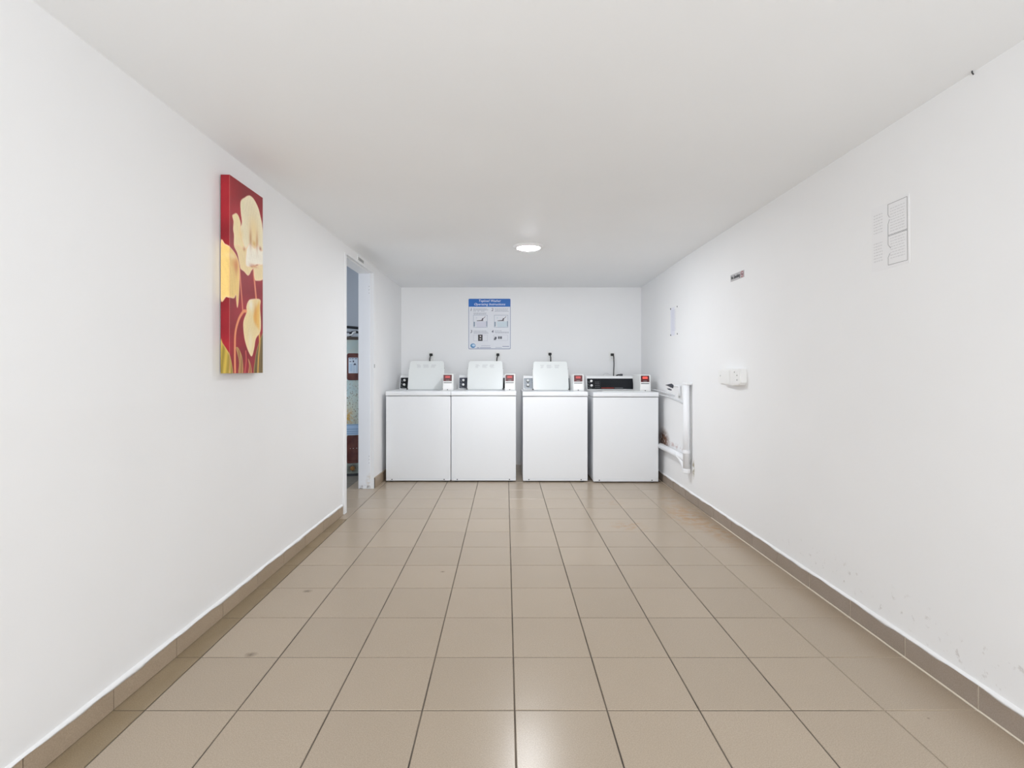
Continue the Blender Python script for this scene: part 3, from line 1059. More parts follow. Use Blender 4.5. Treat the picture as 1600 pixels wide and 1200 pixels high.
# ------------------------------------------------------------------ canvas picture on the left wall
RED = np.array(srgb(172, 34, 46))
CR = srgb(250, 238, 204)
YE = srgb(248, 212, 132)
RIM = np.array(srgb(255, 214, 178))
shapes = [
    ('fill', [(0.085, 0.406), (0.095, 0.476), (0.114, 0.597)], srgb(226, 128, 100), 0.0055),
    ('fill', [(0.217, 0.389), (0.222, 0.423), (0.242, 0.523)], srgb(230, 140, 108), 0.0075),
    ('fill', [(0.272, 0.694), (0.277, 0.742), (0.263, 0.824), (0.258, 0.892)], srgb(226, 170, 90), 0.006),
    ('poly', [(-0.041, 0.744), (-0.032, 0.756), (-0.016, 0.78), (0.011, 0.829), (0.026, 0.9), (-0.041, 0.9)], srgb(178, 152, 66), 'leaf'),
    ('poly', [(0.053, 0.774), (0.077, 0.777), (0.11, 0.823), (0.114, 0.9), (0.073, 0.9), (0.081, 0.844), (0.065, 0.799)], srgb(178, 130, 78), 'leaf'),
    ('poly', [(0.164, 0.822), (0.19, 0.856), (0.197, 0.9), (0.164, 0.9), (0.173, 0.857)], srgb(186, 116, 76), 'leaf'),
    ('poly', [(0.317, 0.7), (0.286, 0.719), (0.249, 0.775), (0.231, 0.825), (0.222, 0.9), (0.317, 0.9)], srgb(120, 98, 54), 'leaf'),
    ('fill', [(0.277, 0.694), (0.279, 0.742), (0.265, 0.824), (0.259, 0.9)], srgb(226, 178, 84), 0.005),
    ('fill', [(0.141, 0.788), (0.145, 0.835), (0.13, 0.9)], srgb(206, 86, 80), 0.005),
    ('fill', [(0.147, 0.596), (0.126, 0.598), (0.11, 0.608), (0.077, 0.643), (0.049, 0.704), (0.044, 0.787), (0.046, 0.9)], srgb(240, 152, 106), 0.0075),
    ('poly', [(-0.041, 0.308), (-0.02, 0.311), (0.007, 0.325), (0.042, 0.34), (0.069, 0.363), (0.085, 0.402), (0.083, 0.491), (0.075, 0.563), (0.065, 0.59), (0.057, 0.566), (0.052, 0.533), (0.038, 0.549), (0, 0.552), (-0.016, 0.549), (-0.041, 0.555)], YE, 'petal'),
    ('poly', [(0.095, 0.088), (0.135, 0.056), (0.16, 0.04), (0.186, 0.032), (0.222, 0.038), (0.263, 0.065), (0.286, 0.101), (0.305, 0.146), (0.317, 0.267), (0.16, 0.304), (0.126, 0.29), (0.097, 0.264), (0.089, 0.219), (0.105, 0.185), (0.095, 0.137)], CR, 'petal'),
    ('poly', [(0.022, 0.178), (0.038, 0.165), (0.057, 0.156), (0.077, 0.164), (0.095, 0.192), (0.092, 0.223), (0.105, 0.257), (0.126, 0.286), (0.13, 0.311), (0.077, 0.302), (0.038, 0.312), (0.036, 0.263), (0.029, 0.236), (0.032, 0.202)], srgb(250, 230, 178), 'petal'),
    ('poly', [(0.213, 0.367), (0.258, 0.354), (0.317, 0.328), (0.317, 0.409), (0.249, 0.433), (0.226, 0.427), (0.217, 0.389)], srgb(248, 226, 178), 'petal'),
    ('poly', [(0.038, 0.312), (0.073, 0.299), (0.126, 0.305), (0.16, 0.291), (0.213, 0.367), (0.195, 0.393), (0.164, 0.423), (0.126, 0.411), (0.095, 0.404), (0.085, 0.385), (0.065, 0.339)], srgb(246, 222, 168), 'petal'),
    ('poly', [(0.147, 0.307), (0.16, 0.282), (0.182, 0.264), (0.226, 0.275), (0.258, 0.249), (0.282, 0.271), (0.317, 0.272), (0.317, 0.337), (0.249, 0.353), (0.208, 0.37), (0.143, 0.379)], srgb(255, 248, 230), 'petal'),
    ('poly', [(0.151, 0.597), (0.147, 0.575), (0.164, 0.547), (0.195, 0.532), (0.282, 0.522), (0.282, 0.563), (0.291, 0.64), (0.282, 0.687), (0.24, 0.721), (0.222, 0.771), (0.199, 0.81), (0.169, 0.791), (0.135, 0.741), (0.12, 0.69), (0.12, 0.647), (0.143, 0.61)], srgb(248, 226, 170), 'petal'),
    ('poly', [(0.24, 0.551), (0.282, 0.525), (0.286, 0.622), (0.277, 0.683), (0.225, 0.655), (0.205, 0.613)], srgb(244, 196, 104), 'soft'),
]
accents = [   # centre u, v, radius u, radius v, colour, amount
    (0.187, 0.235, 0.012, 0.045, srgb(176, 92, 40), 0.85), (0.250, 0.235, 0.011, 0.045, srgb(186, 104, 50), 0.8),
    (0.222, 0.255, 0.022, 0.016, srgb(214, 160, 60), 0.8), (0.218, 0.19, 0.05, 0.07, srgb(246, 214, 140), 0.6),
    (0.22, 0.365, 0.035, 0.008, srgb(206, 120, 70), 0.7), (0.195, 0.372, 0.02, 0.006, srgb(190, 100, 60), 0.6),
    (0.285, 0.265, 0.012, 0.010, srgb(176, 84, 44), 0.8), (0.126, 0.305, 0.012, 0.010, srgb(196, 120, 60), 0.7),
    (0.055, 0.40, 0.016, 0.040, srgb(206, 116, 70), 0.75), (0.045, 0.39, 0.030, 0.022, srgb(222, 140, 80), 0.5),
    (0.02, 0.36, 0.035, 0.012, srgb(252, 226, 170), 0.6), (0.235, 0.60, 0.016, 0.05, srgb(228, 150, 60), 0.6),
    (0.19, 0.56, 0.02, 0.028, srgb(255, 250, 236), 0.7), (0.185, 0.74, 0.02, 0.05, srgb(252, 240, 210), 0.6),
    (0.11, 0.10, 0.015, 0.04, srgb(222, 222, 170), 0.3), (0.10, 0.24, 0.02, 0.03, srgb(240, 206, 130), 0.5),
]


def inside(U, Vv, P):
    r = np.zeros(U.shape, bool)
    n = len(P)
    for i in range(n):
        x0, y0 = P[i]
        x1, y1 = P[(i + 1) % n]
        c = ((y0 > Vv) != (y1 > Vv))
        t = (x1 - x0) * (Vv - y0) / ((y1 - y0) if y1 != y0 else 1e-9) + x0
        r ^= c & (U < t)
    return r


def edist(U, Vv, P, closed=True):
    dmin = np.full(U.shape, 9.0)
    n = len(P)
    for i in range(n if closed else n - 1):
        x0, y0 = P[i]
        x1, y1 = P[(i + 1) % n]
        dx, dy = x1 - x0, y1 - y0
        t = np.clip(((U - x0) * dx + (Vv - y0) * dy) / (dx * dx + dy * dy + 1e-12), 0, 1)
        dmin = np.minimum(dmin, np.hypot(U - x0 - t * dx, Vv - y0 - t * dy))
    return dmin


def smooth_path(P, closed=True, res=5):
    n = len(P)
    out = []
    rng = range(n if closed else n - 1)
    for i in rng:
        g = (lambda k: P[k % n]) if closed else (lambda k: P[min(max(k, 0), n - 1)])
        p0, p1, p2, p3 = [np.array(g(i + k)) for k in (-1, 0, 1, 2)]
        for k in range(res):
            t = k / res
            out.append(tuple(0.5 * (2 * p1 + (p2 - p0) * t + (2 * p0 - 5 * p1 + 4 * p2 - p3) * t * t + (3 * p1 - p0 - 3 * p2 + p3) * t ** 3)))
    if not closed:
        out.append(tuple(P[-1]))
    return out


def paint(U, Vv):
    rng = np.random.RandomState(3)
    c = np.zeros(U.shape + (3,))
    m = 0.86 + 0.12 * np.sin(Vv * 17 + 1.0) * np.sin(U * 21 + 2) + 0.08 * np.sin(Vv * 43 + U * 11) + 0.05 * rng.randn(*U.shape) * 0.6
    m = m * (0.9 + 0.25 * np.exp(-((Vv - 0.14) / 0.06) ** 2) * (U < 0.12))
    m = m * (0.82 + 0.18 * np.clip(Vv / 0.08, 0, 1))
    c[:] = RED
    c *= m[..., None]
    petal = np.zeros(U.shape)
    for kind, P, col, par in shapes:
        col = np.array(col)
        if kind == 'fill':
            d_ = edist(U, Vv, smooth_path(P, False), False)
            a = np.clip((par - d_) / 0.003 + 0.5, 0, 1)[..., None]
            c = c * (1 - a) + col * a
            continue
        S = smooth_path(P)
        ins = inside(U, Vv, S)
        d_ = edist(U, Vv, S)
        sd = np.where(ins, d_, -d_)
        a = np.clip(sd / 0.0025 + 0.5, 0, 1)[..., None]
        streak = 1 + 0.018 * np.sin(U * 260 + 14 * np.sin(Vv * 9)) + 0.03 * rng.randn(*U.shape)
        if par == 'petal':
            deep = np.clip(d_ / 0.05, 0, 1)[..., None]
            f = col * (1.0 - 0.08 * deep) * streak[..., None]
            rim = np.exp(-(d_ / 0.0036) ** 2)[..., None]
            f = f * (1 - rim * 0.9) + RIM * rim * 0.9
            petal = np.maximum(petal, a[..., 0])
        elif par == 'leaf':
            f = col * (1 + 0.28 * np.sin(U * 230 + Vv * 22))[..., None]
            rim = np.exp(-(d_ / 0.004) ** 2)[..., None]
            f = f * (1 - rim * 0.6) + np.array(srgb(214, 190, 120)) * rim * 0.6
        else:
            f = col * streak[..., None]
            a = np.clip(sd / 0.02, 0, 1)[..., None]
        c = c * (1 - a) + f * a
    for (u0, v0, ru, rv, col, am) in accents:
        w = np.exp(-(((U - u0) / ru) ** 2 + ((Vv - v0) / rv) ** 2)) * am * petal
        c = c * (1 - w[..., None]) + np.array(col) * w[..., None]
    fold = np.exp(-(U / 0.0016) ** 2)[..., None] * 0.45      # highlight along the folded edge, put into the print colour
    c = c * (1 - fold) + np.array(srgb(226, 140, 130)) * fold
    return np.clip(c, 0, 1)


CW, CH_, CT = 0.310, 0.892, 0.040
M_canvas = mat('printed_canvas', RED.tolist(), 0.45, 0.35)
q = NT(M_canvas)
at = q.n('ShaderNodeVertexColor', layer_name='print')
q.base(at.outputs['Color'])
q.bump(q.noise(300, 2), 0.15, 0.001)
nu, nv = 128, 330
us = np.concatenate([np.linspace(-CT, 0, 17)[:-1], np.linspace(0, CW, nu - 16), [CW + CT]])
vs = np.linspace(0, CH_, nv)
UU, VV = np.meshgrid(us, vs)
cols = paint(np.minimum(UU, CW), VV)
verts = []
for j, v_ in enumerate(vs):
    for i, u_ in enumerate(us):
        if u_ < 0:
            verts.append((u_, 0.0, -v_))           # near side: goes back to the wall (x offset)
        elif u_ > CW:
            verts.append((-CT, CW, -v_))
        else:
            verts.append((0.0, u_, -v_))
NU = len(us)
faces = [(j * NU + i, (j + 1) * NU + i, (j + 1) * NU + i + 1, j * NU + i + 1) for j in range(nv - 1) for i in range(NU - 1)]
nb = len(verts)
verts += [(-CT, 0, 0), (0, 0, 0), (0, CW, 0), (-CT, CW, 0), (-CT, 0, -CH_), (0, 0, -CH_), (0, CW, -CH_), (-CT, CW, -CH_)]
faces += [(nb, nb + 1, nb + 2, nb + 3), (nb + 7, nb + 6, nb + 5, nb + 4)]
me = bpy.data.meshes.new('canvas_picture')
me.from_pydata(verts, [], faces)
ca_ = me.color_attributes.new('print', 'FLOAT_COLOR', 'POINT')
arr = np.ones((len(verts), 4))
arr[:nb, :3] = cols.reshape(-1, 3)
arr[nb:nb + 4, :3] = RED * 0.8
arr[nb + 4:, :3] = (0.3, 0.12, 0.06)
ca_.data.foreach_set('color', arr.ravel())
me.materials.append(M_canvas)
me.update()
pic = bpy.data.objects.new('canvas_picture', me)
COL.objects.link(pic)
pic.location = (-1.238, 2.274, 2.016)
tag(pic, 'tall narrow red canvas print of cream flowers on the left wall', 'picture')
bx('stretcher_bar', -CT - 0.003, -CT + 0.001, 0.02, CW - 0.02, -CH_ + 0.02, -CH_ + 0.05, mat('pine', srgb(190, 160, 116), 0.6), pic)
bx('stretcher_bar', -CT - 0.003, -CT + 0.001, 0.02, CW - 0.02, -0.05, -0.02, bpy.data.materials['pine'], pic)

# ------------------------------------------------------------------ right wall things
FACE_R = Matrix.Rotation(-PI / 2, 4, 'Z')     # x,z drawing facing -y  ->  faces -x, its +x runs towards the camera (-y)


def on_right(name, label, cat, Y, Z):
    o = thing(name, label, cat, (rx(Y, Z), Y, Z))
    lean = math.atan2(rx(Y, 0) - rx(Y, zc(Y)), zc(Y))      # the wall leans in a hair
    o.rotation_euler = (lean, 0, -PI / 2)
    return o


# "No Smoking" sign: local x from far edge to near edge
ns = on_right('smoking_sign', 'small grey no-smoking sign high on the right wall', 'sign', 3.557, 1.754)
bm = bmesh.new()
prism(bm, rrect(0, 0.199, 0, 0.047, 0.003, 2), -0.003, 0.001)
link('plate', bm, M_signgrey, ns)
bm = text_bm('No Smoking', 0.034, 0, 0.0009, 0.0004)
xs = [v.co.x for v in bm.verts]
k = 0.135 / (max(xs) - min(xs))
bmesh.ops.transform(bm, matrix=Matrix.Translation((0.076, -0.0036, 0.024)) @ Matrix.Scale(k, 4, (1, 0, 0)), verts=bm.verts)
link('lettering', bm, mat('sign_black', (0.02, 0.02, 0.025), 0.4), ns)
bm = bmesh.new()
M_ring = mat('sign_red', srgb(176, 70, 84), 0.4)
for k in range(28):
    a0, a1 = 2 * PI * k / 28, 2 * PI * (k + 1) / 28
    v = [bm.verts.new((0.173 + r_ * math.cos(a_), -0.0036, 0.0235 + r_ * math.sin(a_))) for a_, r_ in ((a0, 0.021), (a1, 0.021), (a1, 0.0165), (a0, 0.0165))]
    bm.faces.new(v)
v = [bm.verts.new((0.173 + x_, -0.0037, 0.0235 + z_)) for x_, z_ in ((-0.014, 0.011), (-0.011, 0.014), (0.014, -0.011), (0.011, -0.014))]
bm.faces.new(v)
link('prohibition_ring', bm, M_ring, ns)
bm = bmesh.new()
box(bm, 0.162, 0.182, -0.0035, -0.002, 0.020, 0.026)
box(bm, 0.1835, 0.1855, -0.0035, -0.002, 0.020, 0.026)
link('cigarette_symbol', bm, bpy.data.materials['sign_black'], ns)

# laminated sheet with four screws
lm = on_right('laminated_notice', 'pale laminated notice held by four dark screws above the faucet', 'notice', 4.885, 1.461)
bm = bmesh.new()
prism(bm, rrect(0, 0.205, 0, 0.268, 0.004, 2), -0.002, 0.003)
link('sheet', bm, M_acryl, lm)
for a, b in ((0.008, 0.008), (0.197, 0.008), (0.008, 0.26), (0.197, 0.26)):
    bm = bmesh.new()
    cyl(bm, (a, -0.003, b), 0.0075, 0.005, 'y', 12)
    link('screw', bm, M_dsteel, lm)
bm = bmesh.new()
for k in range(15):
    x = 0.035
    while x < 0.165:
        w_ = random.uniform(0.01, 0.028)
        box(bm, x, min(x + w_, 0.17), -0.0026, -0.001, 0.235 - k * 0.0135, 0.239 - k * 0.0135)
        x += w_ + 0.006
link('text_lines', bm, mat('faint_lilac_print', (0.60, 0.61, 0.70), 0.6), lm, kind='stuff')

# paper notice with two columns
nt = on_right('paper_notice', 'white paper notice with faint text columns high on the right wall', 'notice', 2.190, 1.560)
bm = bmesh.new()
prism(bm, [(0, 0.0), (0.205, 0.0), (0.205, 0.272), (0, 0.272)], -0.0012, 0.004)
link('sheet', bm, M_paper, nt)
M_line = mat('thin_black_rule', (0.12, 0.12, 0.12), 0.6)
bm = bmesh.new()
fx0, fx1, fz0, fz1, fzm = 0.095, 0.195, 0.013, 0.263, 0.136
t = 0.0014


def bar(bm, a, b, w=t, y=-0.0016):
    (x0, z0), (x1, z1) = a, b
    d_ = Vector((x1 - x0, 0, z1 - z0)).normalized()
    n_ = Vector((-d_.z, 0, d_.x)) * w / 2
    c8 = []
    for yy in (y, -0.0002):
        c8 += [(x0 - n_.x, yy, z0 - n_.z), (x1 - n_.x, yy, z1 - n_.z), (x1 + n_.x, yy, z1 + n_.z), (x0 + n_.x, yy, z0 + n_.z)]
    hexa(bm, c8)


for a, b in (((fx0, fz1), (fx1, fz1)), ((fx1, fz1), (fx1, fz0)), ((fx1, fz0), (fx0, fz0)), ((fx0, fzm), (fx1, fzm)), ((fx0, fzm - 0.004), (fx1, fzm - 0.004)),
             ((fx0, fz1), (fx0, 0.222)), ((fx0, 0.222), (fx0 + 0.008, 0.208)), ((fx0 + 0.008, 0.200), (fx0, 0.180)), ((fx0, 0.180), (fx0, 0.097)),
             ((fx0, 0.097), (fx0 + 0.014, 0.080)), ((fx0 + 0.010, 0.060), (fx0, 0.045)), ((fx0, 0.045), (fx0, fz0))):
    bar(bm, a, b)
bmesh.ops.recalc_face_normals(bm, faces=bm.faces[:])
link('ruled_frame', bm, M_line, nt)
bm = bmesh.new()
for z0, n_ in ((0.240, 9), (0.118, 8)):
    for k in range(n_):
        x = fx0 + 0.012
        while x < fx1 - 0.014:
            w_ = random.uniform(0.005, 0.016)
            box(bm, x, min(x + w_, fx1 - 0.012), -0.0015, 0, z0 - k * 0.0115, z0 - k * 0.0115 + 0.0032)
            x += w_ + 0.0035
for z0, n_ in ((0.235, 7), (0.115, 7)):
    for k in range(n_):
        x = 0.014
        while x < 0.062:
            w_ = random.uniform(0.004, 0.014)
            box(bm, x, min(x + w_, 0.064), -0.0015, 0, z0 - k * 0.0125, z0 - k * 0.0125 + 0.004)
            x += w_ + 0.004
link('text_lines', bm, mat('faint_grey_print', (0.66, 0.66, 0.67), 0.6), nt, kind='stuff')

# painted-over electrical box
eb = on_right('electrical_box', 'white painted-over electrical box in the middle of the right wall', 'electrical box', 3.64, 1.143)
bm = bmesh.new()
prism(bm, [(0, 0.002), (0.300, 0.002), (0.305, -0.010), (0.305, -0.088), (0.285, -0.106), (0.225, -0.110), (0.18, -0.116), (0.12, -0.110), (0.0, -0.106)], -0.040, 0.004)
es = [e for e in bm.edges if max(e.verts[0].co.y, e.verts[1].co.y) < -0.03]
bmesh.ops.bevel(bm, geom=es, offset=0.006, segments=3, affect='EDGES', profile=0.5)
hb = link('housing', bm, M_plate, eb)
bm = bmesh.new()
prism(bm, rrect(0.012, 0.145, -0.098, -0.008, 0.006, 3), -0.044, -0.038)
link('cover_plate', bm, M_plate, eb)
bm = bmesh.new()
prism(bm, rrect(0.158, 0.290, -0.098, -0.008, 0.006, 3), -0.044, -0.038)
link('cover_plate', bm, M_plate, eb)
for a, b in ((0.225, -0.020), (0.262, -0.042), (0.262, -0.072)):
    bm = bmesh.new()
    cyl(bm, (a, -0.045, b), 0.0045, 0.004, 'y', 10)
    link('screw', bm, M_print, eb)
bm = bmesh.new()
prism(bm, rrect(-0.115, -0.004, -0.104, -0.008, 0.012, 4), -0.012, 0.004)
sd = link('side_plate', bm, M_plate, eb)
for a, b in ((-0.075, -0.048), (-0.025, -0.088), (-0.055, -0.020)):
    bm = bmesh.new()
    cyl(bm, (a, -0.012, b), 0.006, 0.004, 'y', 10)
    link('knockout', bm, M_printl, sd)

# drain standpipe with trap
dp = thing('drain_pipe', 'white painted drain standpipe with bent trap running to the corner washer', 'pipe', (1.553, 4.35, 0))
rP = 0.029
bm = bmesh.new()
tube(bm, [(0, 0, 1.02), (0, 0, 0.27)], rP, 20)
link('standpipe', bm, M_pvc, dp)
bm = bmesh.new()
tube(bm, [(0, 0.24, 0.370), (0, 0.17, 0.362), (0, 0.09, 0.330), (0, 0.035, 0.290), (0, 0.0, 0.262)], rP - 0.001, 20, 5)
cyl(bm, (0, 0, 0.270), rP + 0.003, 0.045, 'z', 24, bev=0.010)
link('trap', bm, M_pvc, dp)
bm = bmesh.new()
tube(bm, [(0, 0.0, 0.370), (0.004, 0.74, 0.372)], rP - 0.001, 20)
link('waste_pipe', bm, M_pvc, dp)
bm = bmesh.new()
cyl(bm, (0, 0, 0.435), rP + 0.0015, 0.030, 'z', 24, bev=0.003)
link('coupling', bm, M_pvc, dp)
bm = bmesh.new()
cyl(bm, (0, 0, 1.018), rP + 0.005, 0.016, 'z', 24, bev=0.003)
box(bm, -0.012, 0.034, -0.045, -0.020, 1.008, 1.026, 0.003)
link('pipe_cap', bm, M_pvc, dp)
bm = bmesh.new()
tube(bm, [(0.026, -0.030, 1.01), (0.028, -0.030, 0.60), (0.024, -0.026, 0.38), (0.02, -0.024, 0.33)], 0.0028, 8)
link('wire_conduit', bm, mat('grey_conduit', (0.5, 0.5, 0.49), 0.5), dp)

# faucet on the right wall
fa = thing('wall_faucet', 'small white wall faucet with dark lever handles beside the standpipe', 'faucet', (1.60, 4.60, 0.985))
bm = bmesh.new()
tube(bm, [(0.0, 0.0, 0.0), (-0.05, 0.0, 0.004), (-0.085, 0.0, 0.004)], 0.011, 10)
link('stub', bm, M_pvc, fa)
bm = bmesh.new()
tube(bm, [(-0.028, -0.015, 0.005), (-0.028, -0.015, -0.085)], 0.010, 10)
link('spout', bm, M_pvc, fa)
bm = bmesh.new()
cyl(bm, (-0.028, -0.015, -0.092), 0.008, 0.02, 'z', 12, bev=0.002)
link('nozzle', bm, M_print, fa)
bm = bmesh.new()
cyl(bm, (-0.090, 0.0, 0.004), 0.014, 0.022, 'x', 14, bev=0.003)
prism_pts = [(-0.150, 0.014), (-0.096, 0.026), (-0.082, 0.016), (-0.082, -0.016), (-0.10, -0.010), (-0.125, 0.004)]
b2 = bmesh.new()
prism(b2, prism_pts, -0.010, 0.010)
add(bm, b2)
link('lever_handle', bm, M_valve, fa)
bm = bmesh.new()
b2 = bmesh.new()
prism(b2, [(-0.135, -0.016), (-0.112, -0.018), (-0.092, -0.030), (-0.100, -0.036), (-0.122, -0.030)], -0.008, 0.008)
add(bm, b2)
link('lever_handle', bm, M_valve, fa)

# hoses from the corner washer along the right wall
hz = thing('drain_hose', 'pale drain hose curving along the wall from the corner washer', 'hose', (1.575, 4.50, 0))
bm = bmesh.new()
tube(bm, [(-0.022, 1.05, 0.885), (-0.015, 0.75, 0.885), (0.008, 0.45, 0.875), (0.010, 0.20, 0.855), (0.012, 0.06, 0.840), (0.012, 0.01, 0.834), (0.012, 0.0, 0.815), (0.012, 0.0, 0.70)], 0.0085, 8, 4)
link('hose', bm, M_hose, hz)
bm = bmesh.new()
cyl(bm, (0.012, 0.0, 0.822), 0.012, 0.024, 'z', 12, bev=0.002)
link('coupling', bm, M_print, hz)
for z_ in (0.70, 0.672):
    bm = bmesh.new()
    box(bm, 0.002, 0.022, -0.008, 0.008, z_ - 0.006, z_ + 0.006, 0.002)
    link('clip', bm, M_dsteel, hz)
bm = bmesh.new()
tube(bm, [(1.545, 5.55, 0.93), (1.560, 5.25, 0.925), (1.575, 5.05, 0.912), (1.585, 4.90, 0.90), (1.586, 4.76, 0.895)], 0.007, 8, 4)
o = link('supply_hose', bm, M_hose)
tag(o, 'thin pale supply hose just above the drain hose by the corner washer', 'hose')

# nail near the ceiling
bm = bmesh.new()
tube(bm, [(1.584, 1.713, 2.136), (1.572, 1.708, 2.142), (1.568, 1.704, 2.148)], 0.0022, 6)
o = link('wall_nail', bm, M_dsteel)
tag(o, 'tiny dark nail at the top of the right wall', 'nail')

# small door sign on the lintel
ds = thing('door_sign', 'tiny white sign with dark characters above the doorway', 'sign', (lx(4.42, 2.1), 4.33, 2.090))
ds.rotation_euler = (0, 0, PI / 2)
bm = bmesh.new()
prism(bm, [(-0.005, -0.022), (0.185, -0.022), (0.185, 0.026), (-0.005, 0.026)], -0.004, 0.004)
link('plate', bm, M_plate, ds)
for k in range(5):
    bm = bmesh.new()
    x = 0.010 + k * 0.034
    for a in frame_q(x, -0.011, x + 0.025, 0.013, 0.008):
        box(bm, a[0], a[2], -0.0048, -0.003, a[1], a[3])
    link('character', bm, M_print, ds)

# ------------------------------------------------------------------ water heater in the side room
hc = (-1.695, 5.64)
wh = thing('water_heater', 'rusty cream water heater with brown panels seen through the doorway', 'water heater', (hc[0], hc[1], 0))
aim = math.atan2(0 - hc[1], 0 - hc[0])      # faces the doorway
wh.rotation_euler = (0, 0, aim + PI / 2)     # local -y is the front
R_ = 0.25
M_tank = mat('rusty_cream_enamel', srgb(196, 208, 200), 0.4, 0.4)
q = NT(M_tank)
c = q.ramp(q.noise(6, 4), [(0.3, srgb(186, 204, 204)), (0.75, srgb(206, 208, 190))])
sp = q.noise(55, 4, 0.7)
f = q.math('MULTIPLY', q.blob((-1.6, 5.4, 0.78), (1, 1, 1), 0.10, 0.34), q.math('MULTIPLY', q.math('SUBTRACT', sp, 0.56), 14.0, clamp=True), clamp=True)
c = q.mix(f, c, srgb(122, 92, 60))
f = q.math('MULTIPLY', q.blob((-1.68, 5.4, 0.63), (1.6, 1.6, 1), 0.02, 0.13), q.math('MULTIPLY', q.math('SUBTRACT', q.noise(38, 4, 0.7), 0.42), 9.0, clamp=True), clamp=True)
c = q.mix(f, c, srgb(206, 162, 84))
f = q.math('MULTIPLY', q.blob((-1.63, 5.4, 0.085), (1, 1, 1.2), 0.015, 0.07), q.math('MULTIPLY', q.math('SUBTRACT', q.noise(60, 4, 0.7), 0.38), 9.0, clamp=True), clamp=True)
c = q.mix(f, c, srgb(104, 64, 36))
q.base(c)
M_brown = mat('brown_access_panel', srgb(92, 44, 38), 0.4, 0.4)
q = NT(M_brown)
q.base(q.ramp(q.noise(14, 4), [(0.3, srgb(78, 34, 32)), (0.75, srgb(116, 66, 54))]))
M_blue = mat('pale_blue_band', srgb(170, 196, 224), 0.4)
M_dome = mat('rusty_dark_dome', srgb(84, 72, 62), 0.6)
M_lab = mat('rating_label', srgb(214, 224, 236), 0.4)
M_labink = mat('label_ink', srgb(60, 66, 92), 0.5)
M_labblue = mat('label_blue_print', srgb(160, 190, 214), 0.5)
M_brass = mat('tarnished_brass', srgb(150, 110, 64), 0.4, 0.5, 0.6)


def ring_shell(bm, r, z0, z1, a0=0, a1=2 * PI, n=48, th=0.0):
    full = abs(a1 - a0 - 2 * PI) < 1e-6
    N = n if full else n + 1
    lo = [bm.verts.new((r * math.sin(a0 + (a1 - a0) * k / n), -r * math.cos(a0 + (a1 - a0) * k / n), z0)) for k in range(N)]
    hi = [bm.verts.new((v.co.x, v.co.y, z1)) for v in lo]
    for k in range(n):
        f = bm.faces.new((lo[k], lo[(k + 1) % N], hi[(k + 1) % N], hi[k]))
        f.smooth = True
    return lo, hi


bm = bmesh.new()
lo, hi = ring_shell(bm, R_, 0.03, 1.454)
bm.faces.new(lo[::-1])
bm.faces.new(hi)
link('tank_jacket', bm, M_tank, wh)
bm = bmesh.new()
cyl(bm, (0, 0, 0.016), R_ - 0.012, 0.032, 'z', 40)
link('base_ring', bm, M_dsteel, wh)
bm = bmesh.new()
cyl(bm, (0, 0, 1.472), R_ + 0.002, 0.036, 'z', 48, r2=R_ - 0.03, bev=0.004)
link('dome', bm, M_dome, wh, smooth=False)
bm = bmesh.new()
ring_shell(bm, R_ + 0.002, 0.44, 0.556)
link('blue_band', bm, M_blue, wh)
bm = bmesh.new()
for z_ in (0.455, 0.476, 0.500, 0.545):
    ring_shell(bm, R_ + 0.0028, z_, z_ + 0.006)
link('band_stripes', bm, mat('steel_blue', srgb(116, 146, 178), 0.4), wh)


def curved_panel(name, half, z0, z1, m, r, rad=0.015, parent=wh, cx=0.0):
    """rounded rectangular plate bent round the tank"""
    bm = bmesh.new()
    n, rows_ = 14, 12
    pts = rrect(-half, half, z0, z1, rad, 4)
    grid = []
    for j in range(rows_ + 1):
        # rows bunch towards the rounded ends
        t_ = j / rows_
        z = z0 + (z1 - z0) * (0.5 - 0.5 * math.cos(PI * t_))
        dz = min(z - z0, z1 - z)
        w_ = half if dz >= rad else half - rad + math.sqrt(max(rad * rad - (rad - dz) ** 2, 0))
        grid.append([bm.verts.new((r * math.sin((cx + w_ * (2 * i / n - 1)) / r), -r * math.cos((cx + w_ * (2 * i / n - 1)) / r), z)) for i in range(n + 1)])
    for j in range(rows_):
        for i in range(n):
            f = bm.faces.new((grid[j][i], grid[j][i + 1], grid[j + 1][i + 1], grid[j + 1][i]))
            f.smooth = True
    o_ = link(name, bm, m, parent)
    sm = o_.modifiers.new('thickness', 'SOLIDIFY')
    sm.thickness = 0.004
    sm.offset = -1
    return o_


up = curved_panel('access_panel', 0.066, 1.025, 1.311, M_brown, R_ + 0.006, 0.02)
lb = curved_panel('rating_label', 0.048, 1.098, 1.264, M_lab, R_ + 0.0085, 0.003, up)
bm = bmesh.new()


def lab_bar(bm, a, b, z0, z1, r=R_ + 0.0092):
    v = [bm.verts.new((r * math.sin(x / r), -r * math.cos(x / r), z)) for x, z in ((a, z0), (b, z0), (b, z1), (a, z1))]
    bm.faces.new(v)


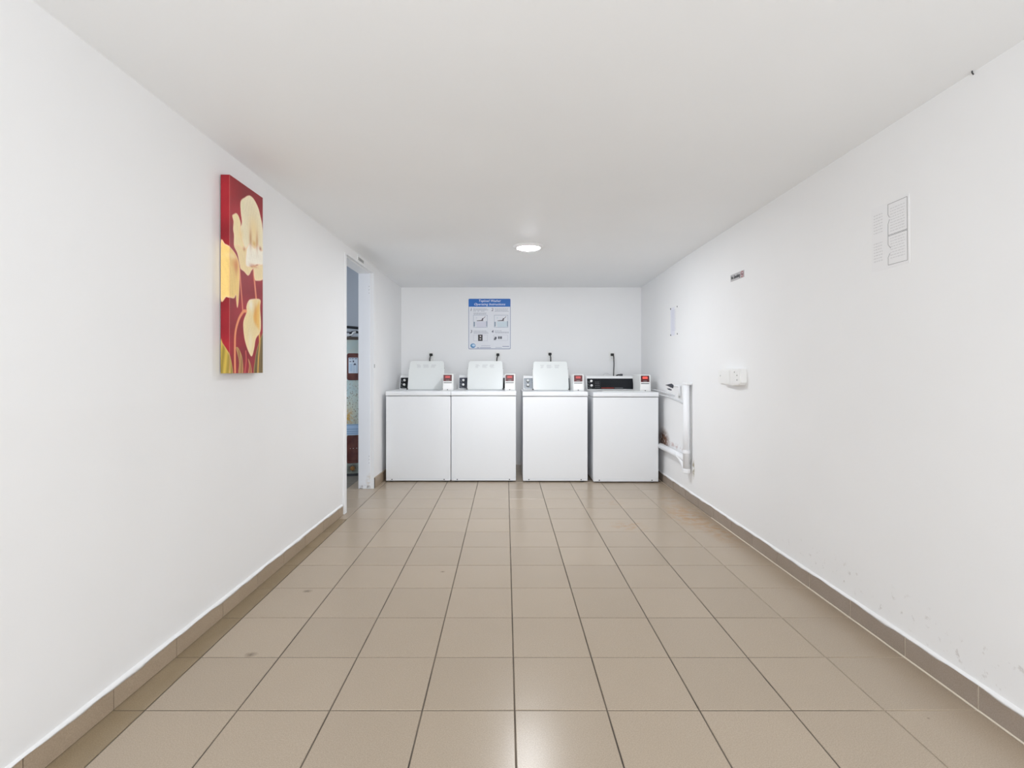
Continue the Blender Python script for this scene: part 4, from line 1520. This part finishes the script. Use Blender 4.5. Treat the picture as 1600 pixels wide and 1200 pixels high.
for a, b, z0, z1 in ((-0.044, -0.022, 1.250, 1.257), (-0.016, 0.006, 1.250, 1.257), (0.014, 0.040, 1.250, 1.257), (-0.040, -0.020, 1.219, 1.227),
                     (-0.006, 0.008, 1.216, 1.234), (0.002, 0.030, 1.186, 1.196), (0.010, 0.022, 1.196, 1.204)):
    lab_bar(bm, a, b, z0, z1)
link('label_print', bm, M_labink, up)
bm = bmesh.new()
for k in range(7):
    lab_bar(bm, -0.042, -0.008, 1.190 - k * 0.012, 1.196 - k * 0.012)
    lab_bar(bm, 0.000, 0.040, 1.176 - k * 0.011, 1.181 - k * 0.011)
link('label_text', bm, M_labblue, up, kind='stuff')
lp = curved_panel('access_panel', 0.066, 0.140, 0.437, M_brown, R_ + 0.006, 0.012)
lp2 = curved_panel('panel_emboss', 0.052, 0.166, 0.415, M_brown, R_ + 0.0095, 0.012, lp)
bm = bmesh.new()
for x_ in (-0.03, 0.0, 0.035):
    cyl(bm, (x_, -(R_ + 0.011), 0.30), 0.003, 0.004, 'y', 8)
link('screw', bm, M_knob, lp)
dv = bmesh.new()
cyl(dv, (-0.008, -(R_ + 0.006), 0.085), 0.024, 0.016, 'y', 16, bev=0.003)
cyl(dv, (-0.008, -(R_ + 0.025), 0.080), 0.011, 0.03, 'y', 12)
box(dv, -0.028, 0.012, -(R_ + 0.044), -(R_ + 0.036), 0.072, 0.084, 0.002)
link('drain_valve', dv, M_brass, wh)
bm = bmesh.new()
tube(bm, [(-0.03, -0.06, 1.485), (-0.03, -0.06, 1.535), (0.03, -0.055, 1.555), (0.08, -0.05, 1.53)], 0.012, 10, 4)
link('pipe_elbow', bm, M_black, wh)
bm = bmesh.new()
tube(bm, [(-0.06, -0.14, 1.510), (-0.015, -0.16, 1.512), (0.0, -0.16, 1.535), (0.025, -0.15, 1.545)], 0.011, 10, 4)
link('white_fitting', bm, M_plate, wh)
bm = bmesh.new()
cyl(bm, (-0.03, -0.13, 1.52), 0.026, 0.02, 'x', 12, bev=0.003)
cyl(bm, (0.0, -0.13, 1.548), 0.02, 0.012, 'z', 12)
link('valve_body', bm, M_black, wh)
bm = bmesh.new()
tube(bm, [(-2.2, 5.98, 1.665), (-1.95, 5.98, 1.645), (-1.42, 5.98, 1.598)], 0.016, 10)
o = link('wall_pipe', bm, M_black)
tag(o, 'black pipe running across above the water heater', 'pipe')
bm = bmesh.new()
tube(bm, [(-2.2, 6.05, 1.600), (-1.42, 6.05, 1.555)], 0.007, 8)
o = link('wall_cable', bm, M_dsteel)
tag(o, 'thin grey cable below the black pipe over the water heater', 'cable')
print('tiles', ntile, 'objects', len(bpy.data.objects))
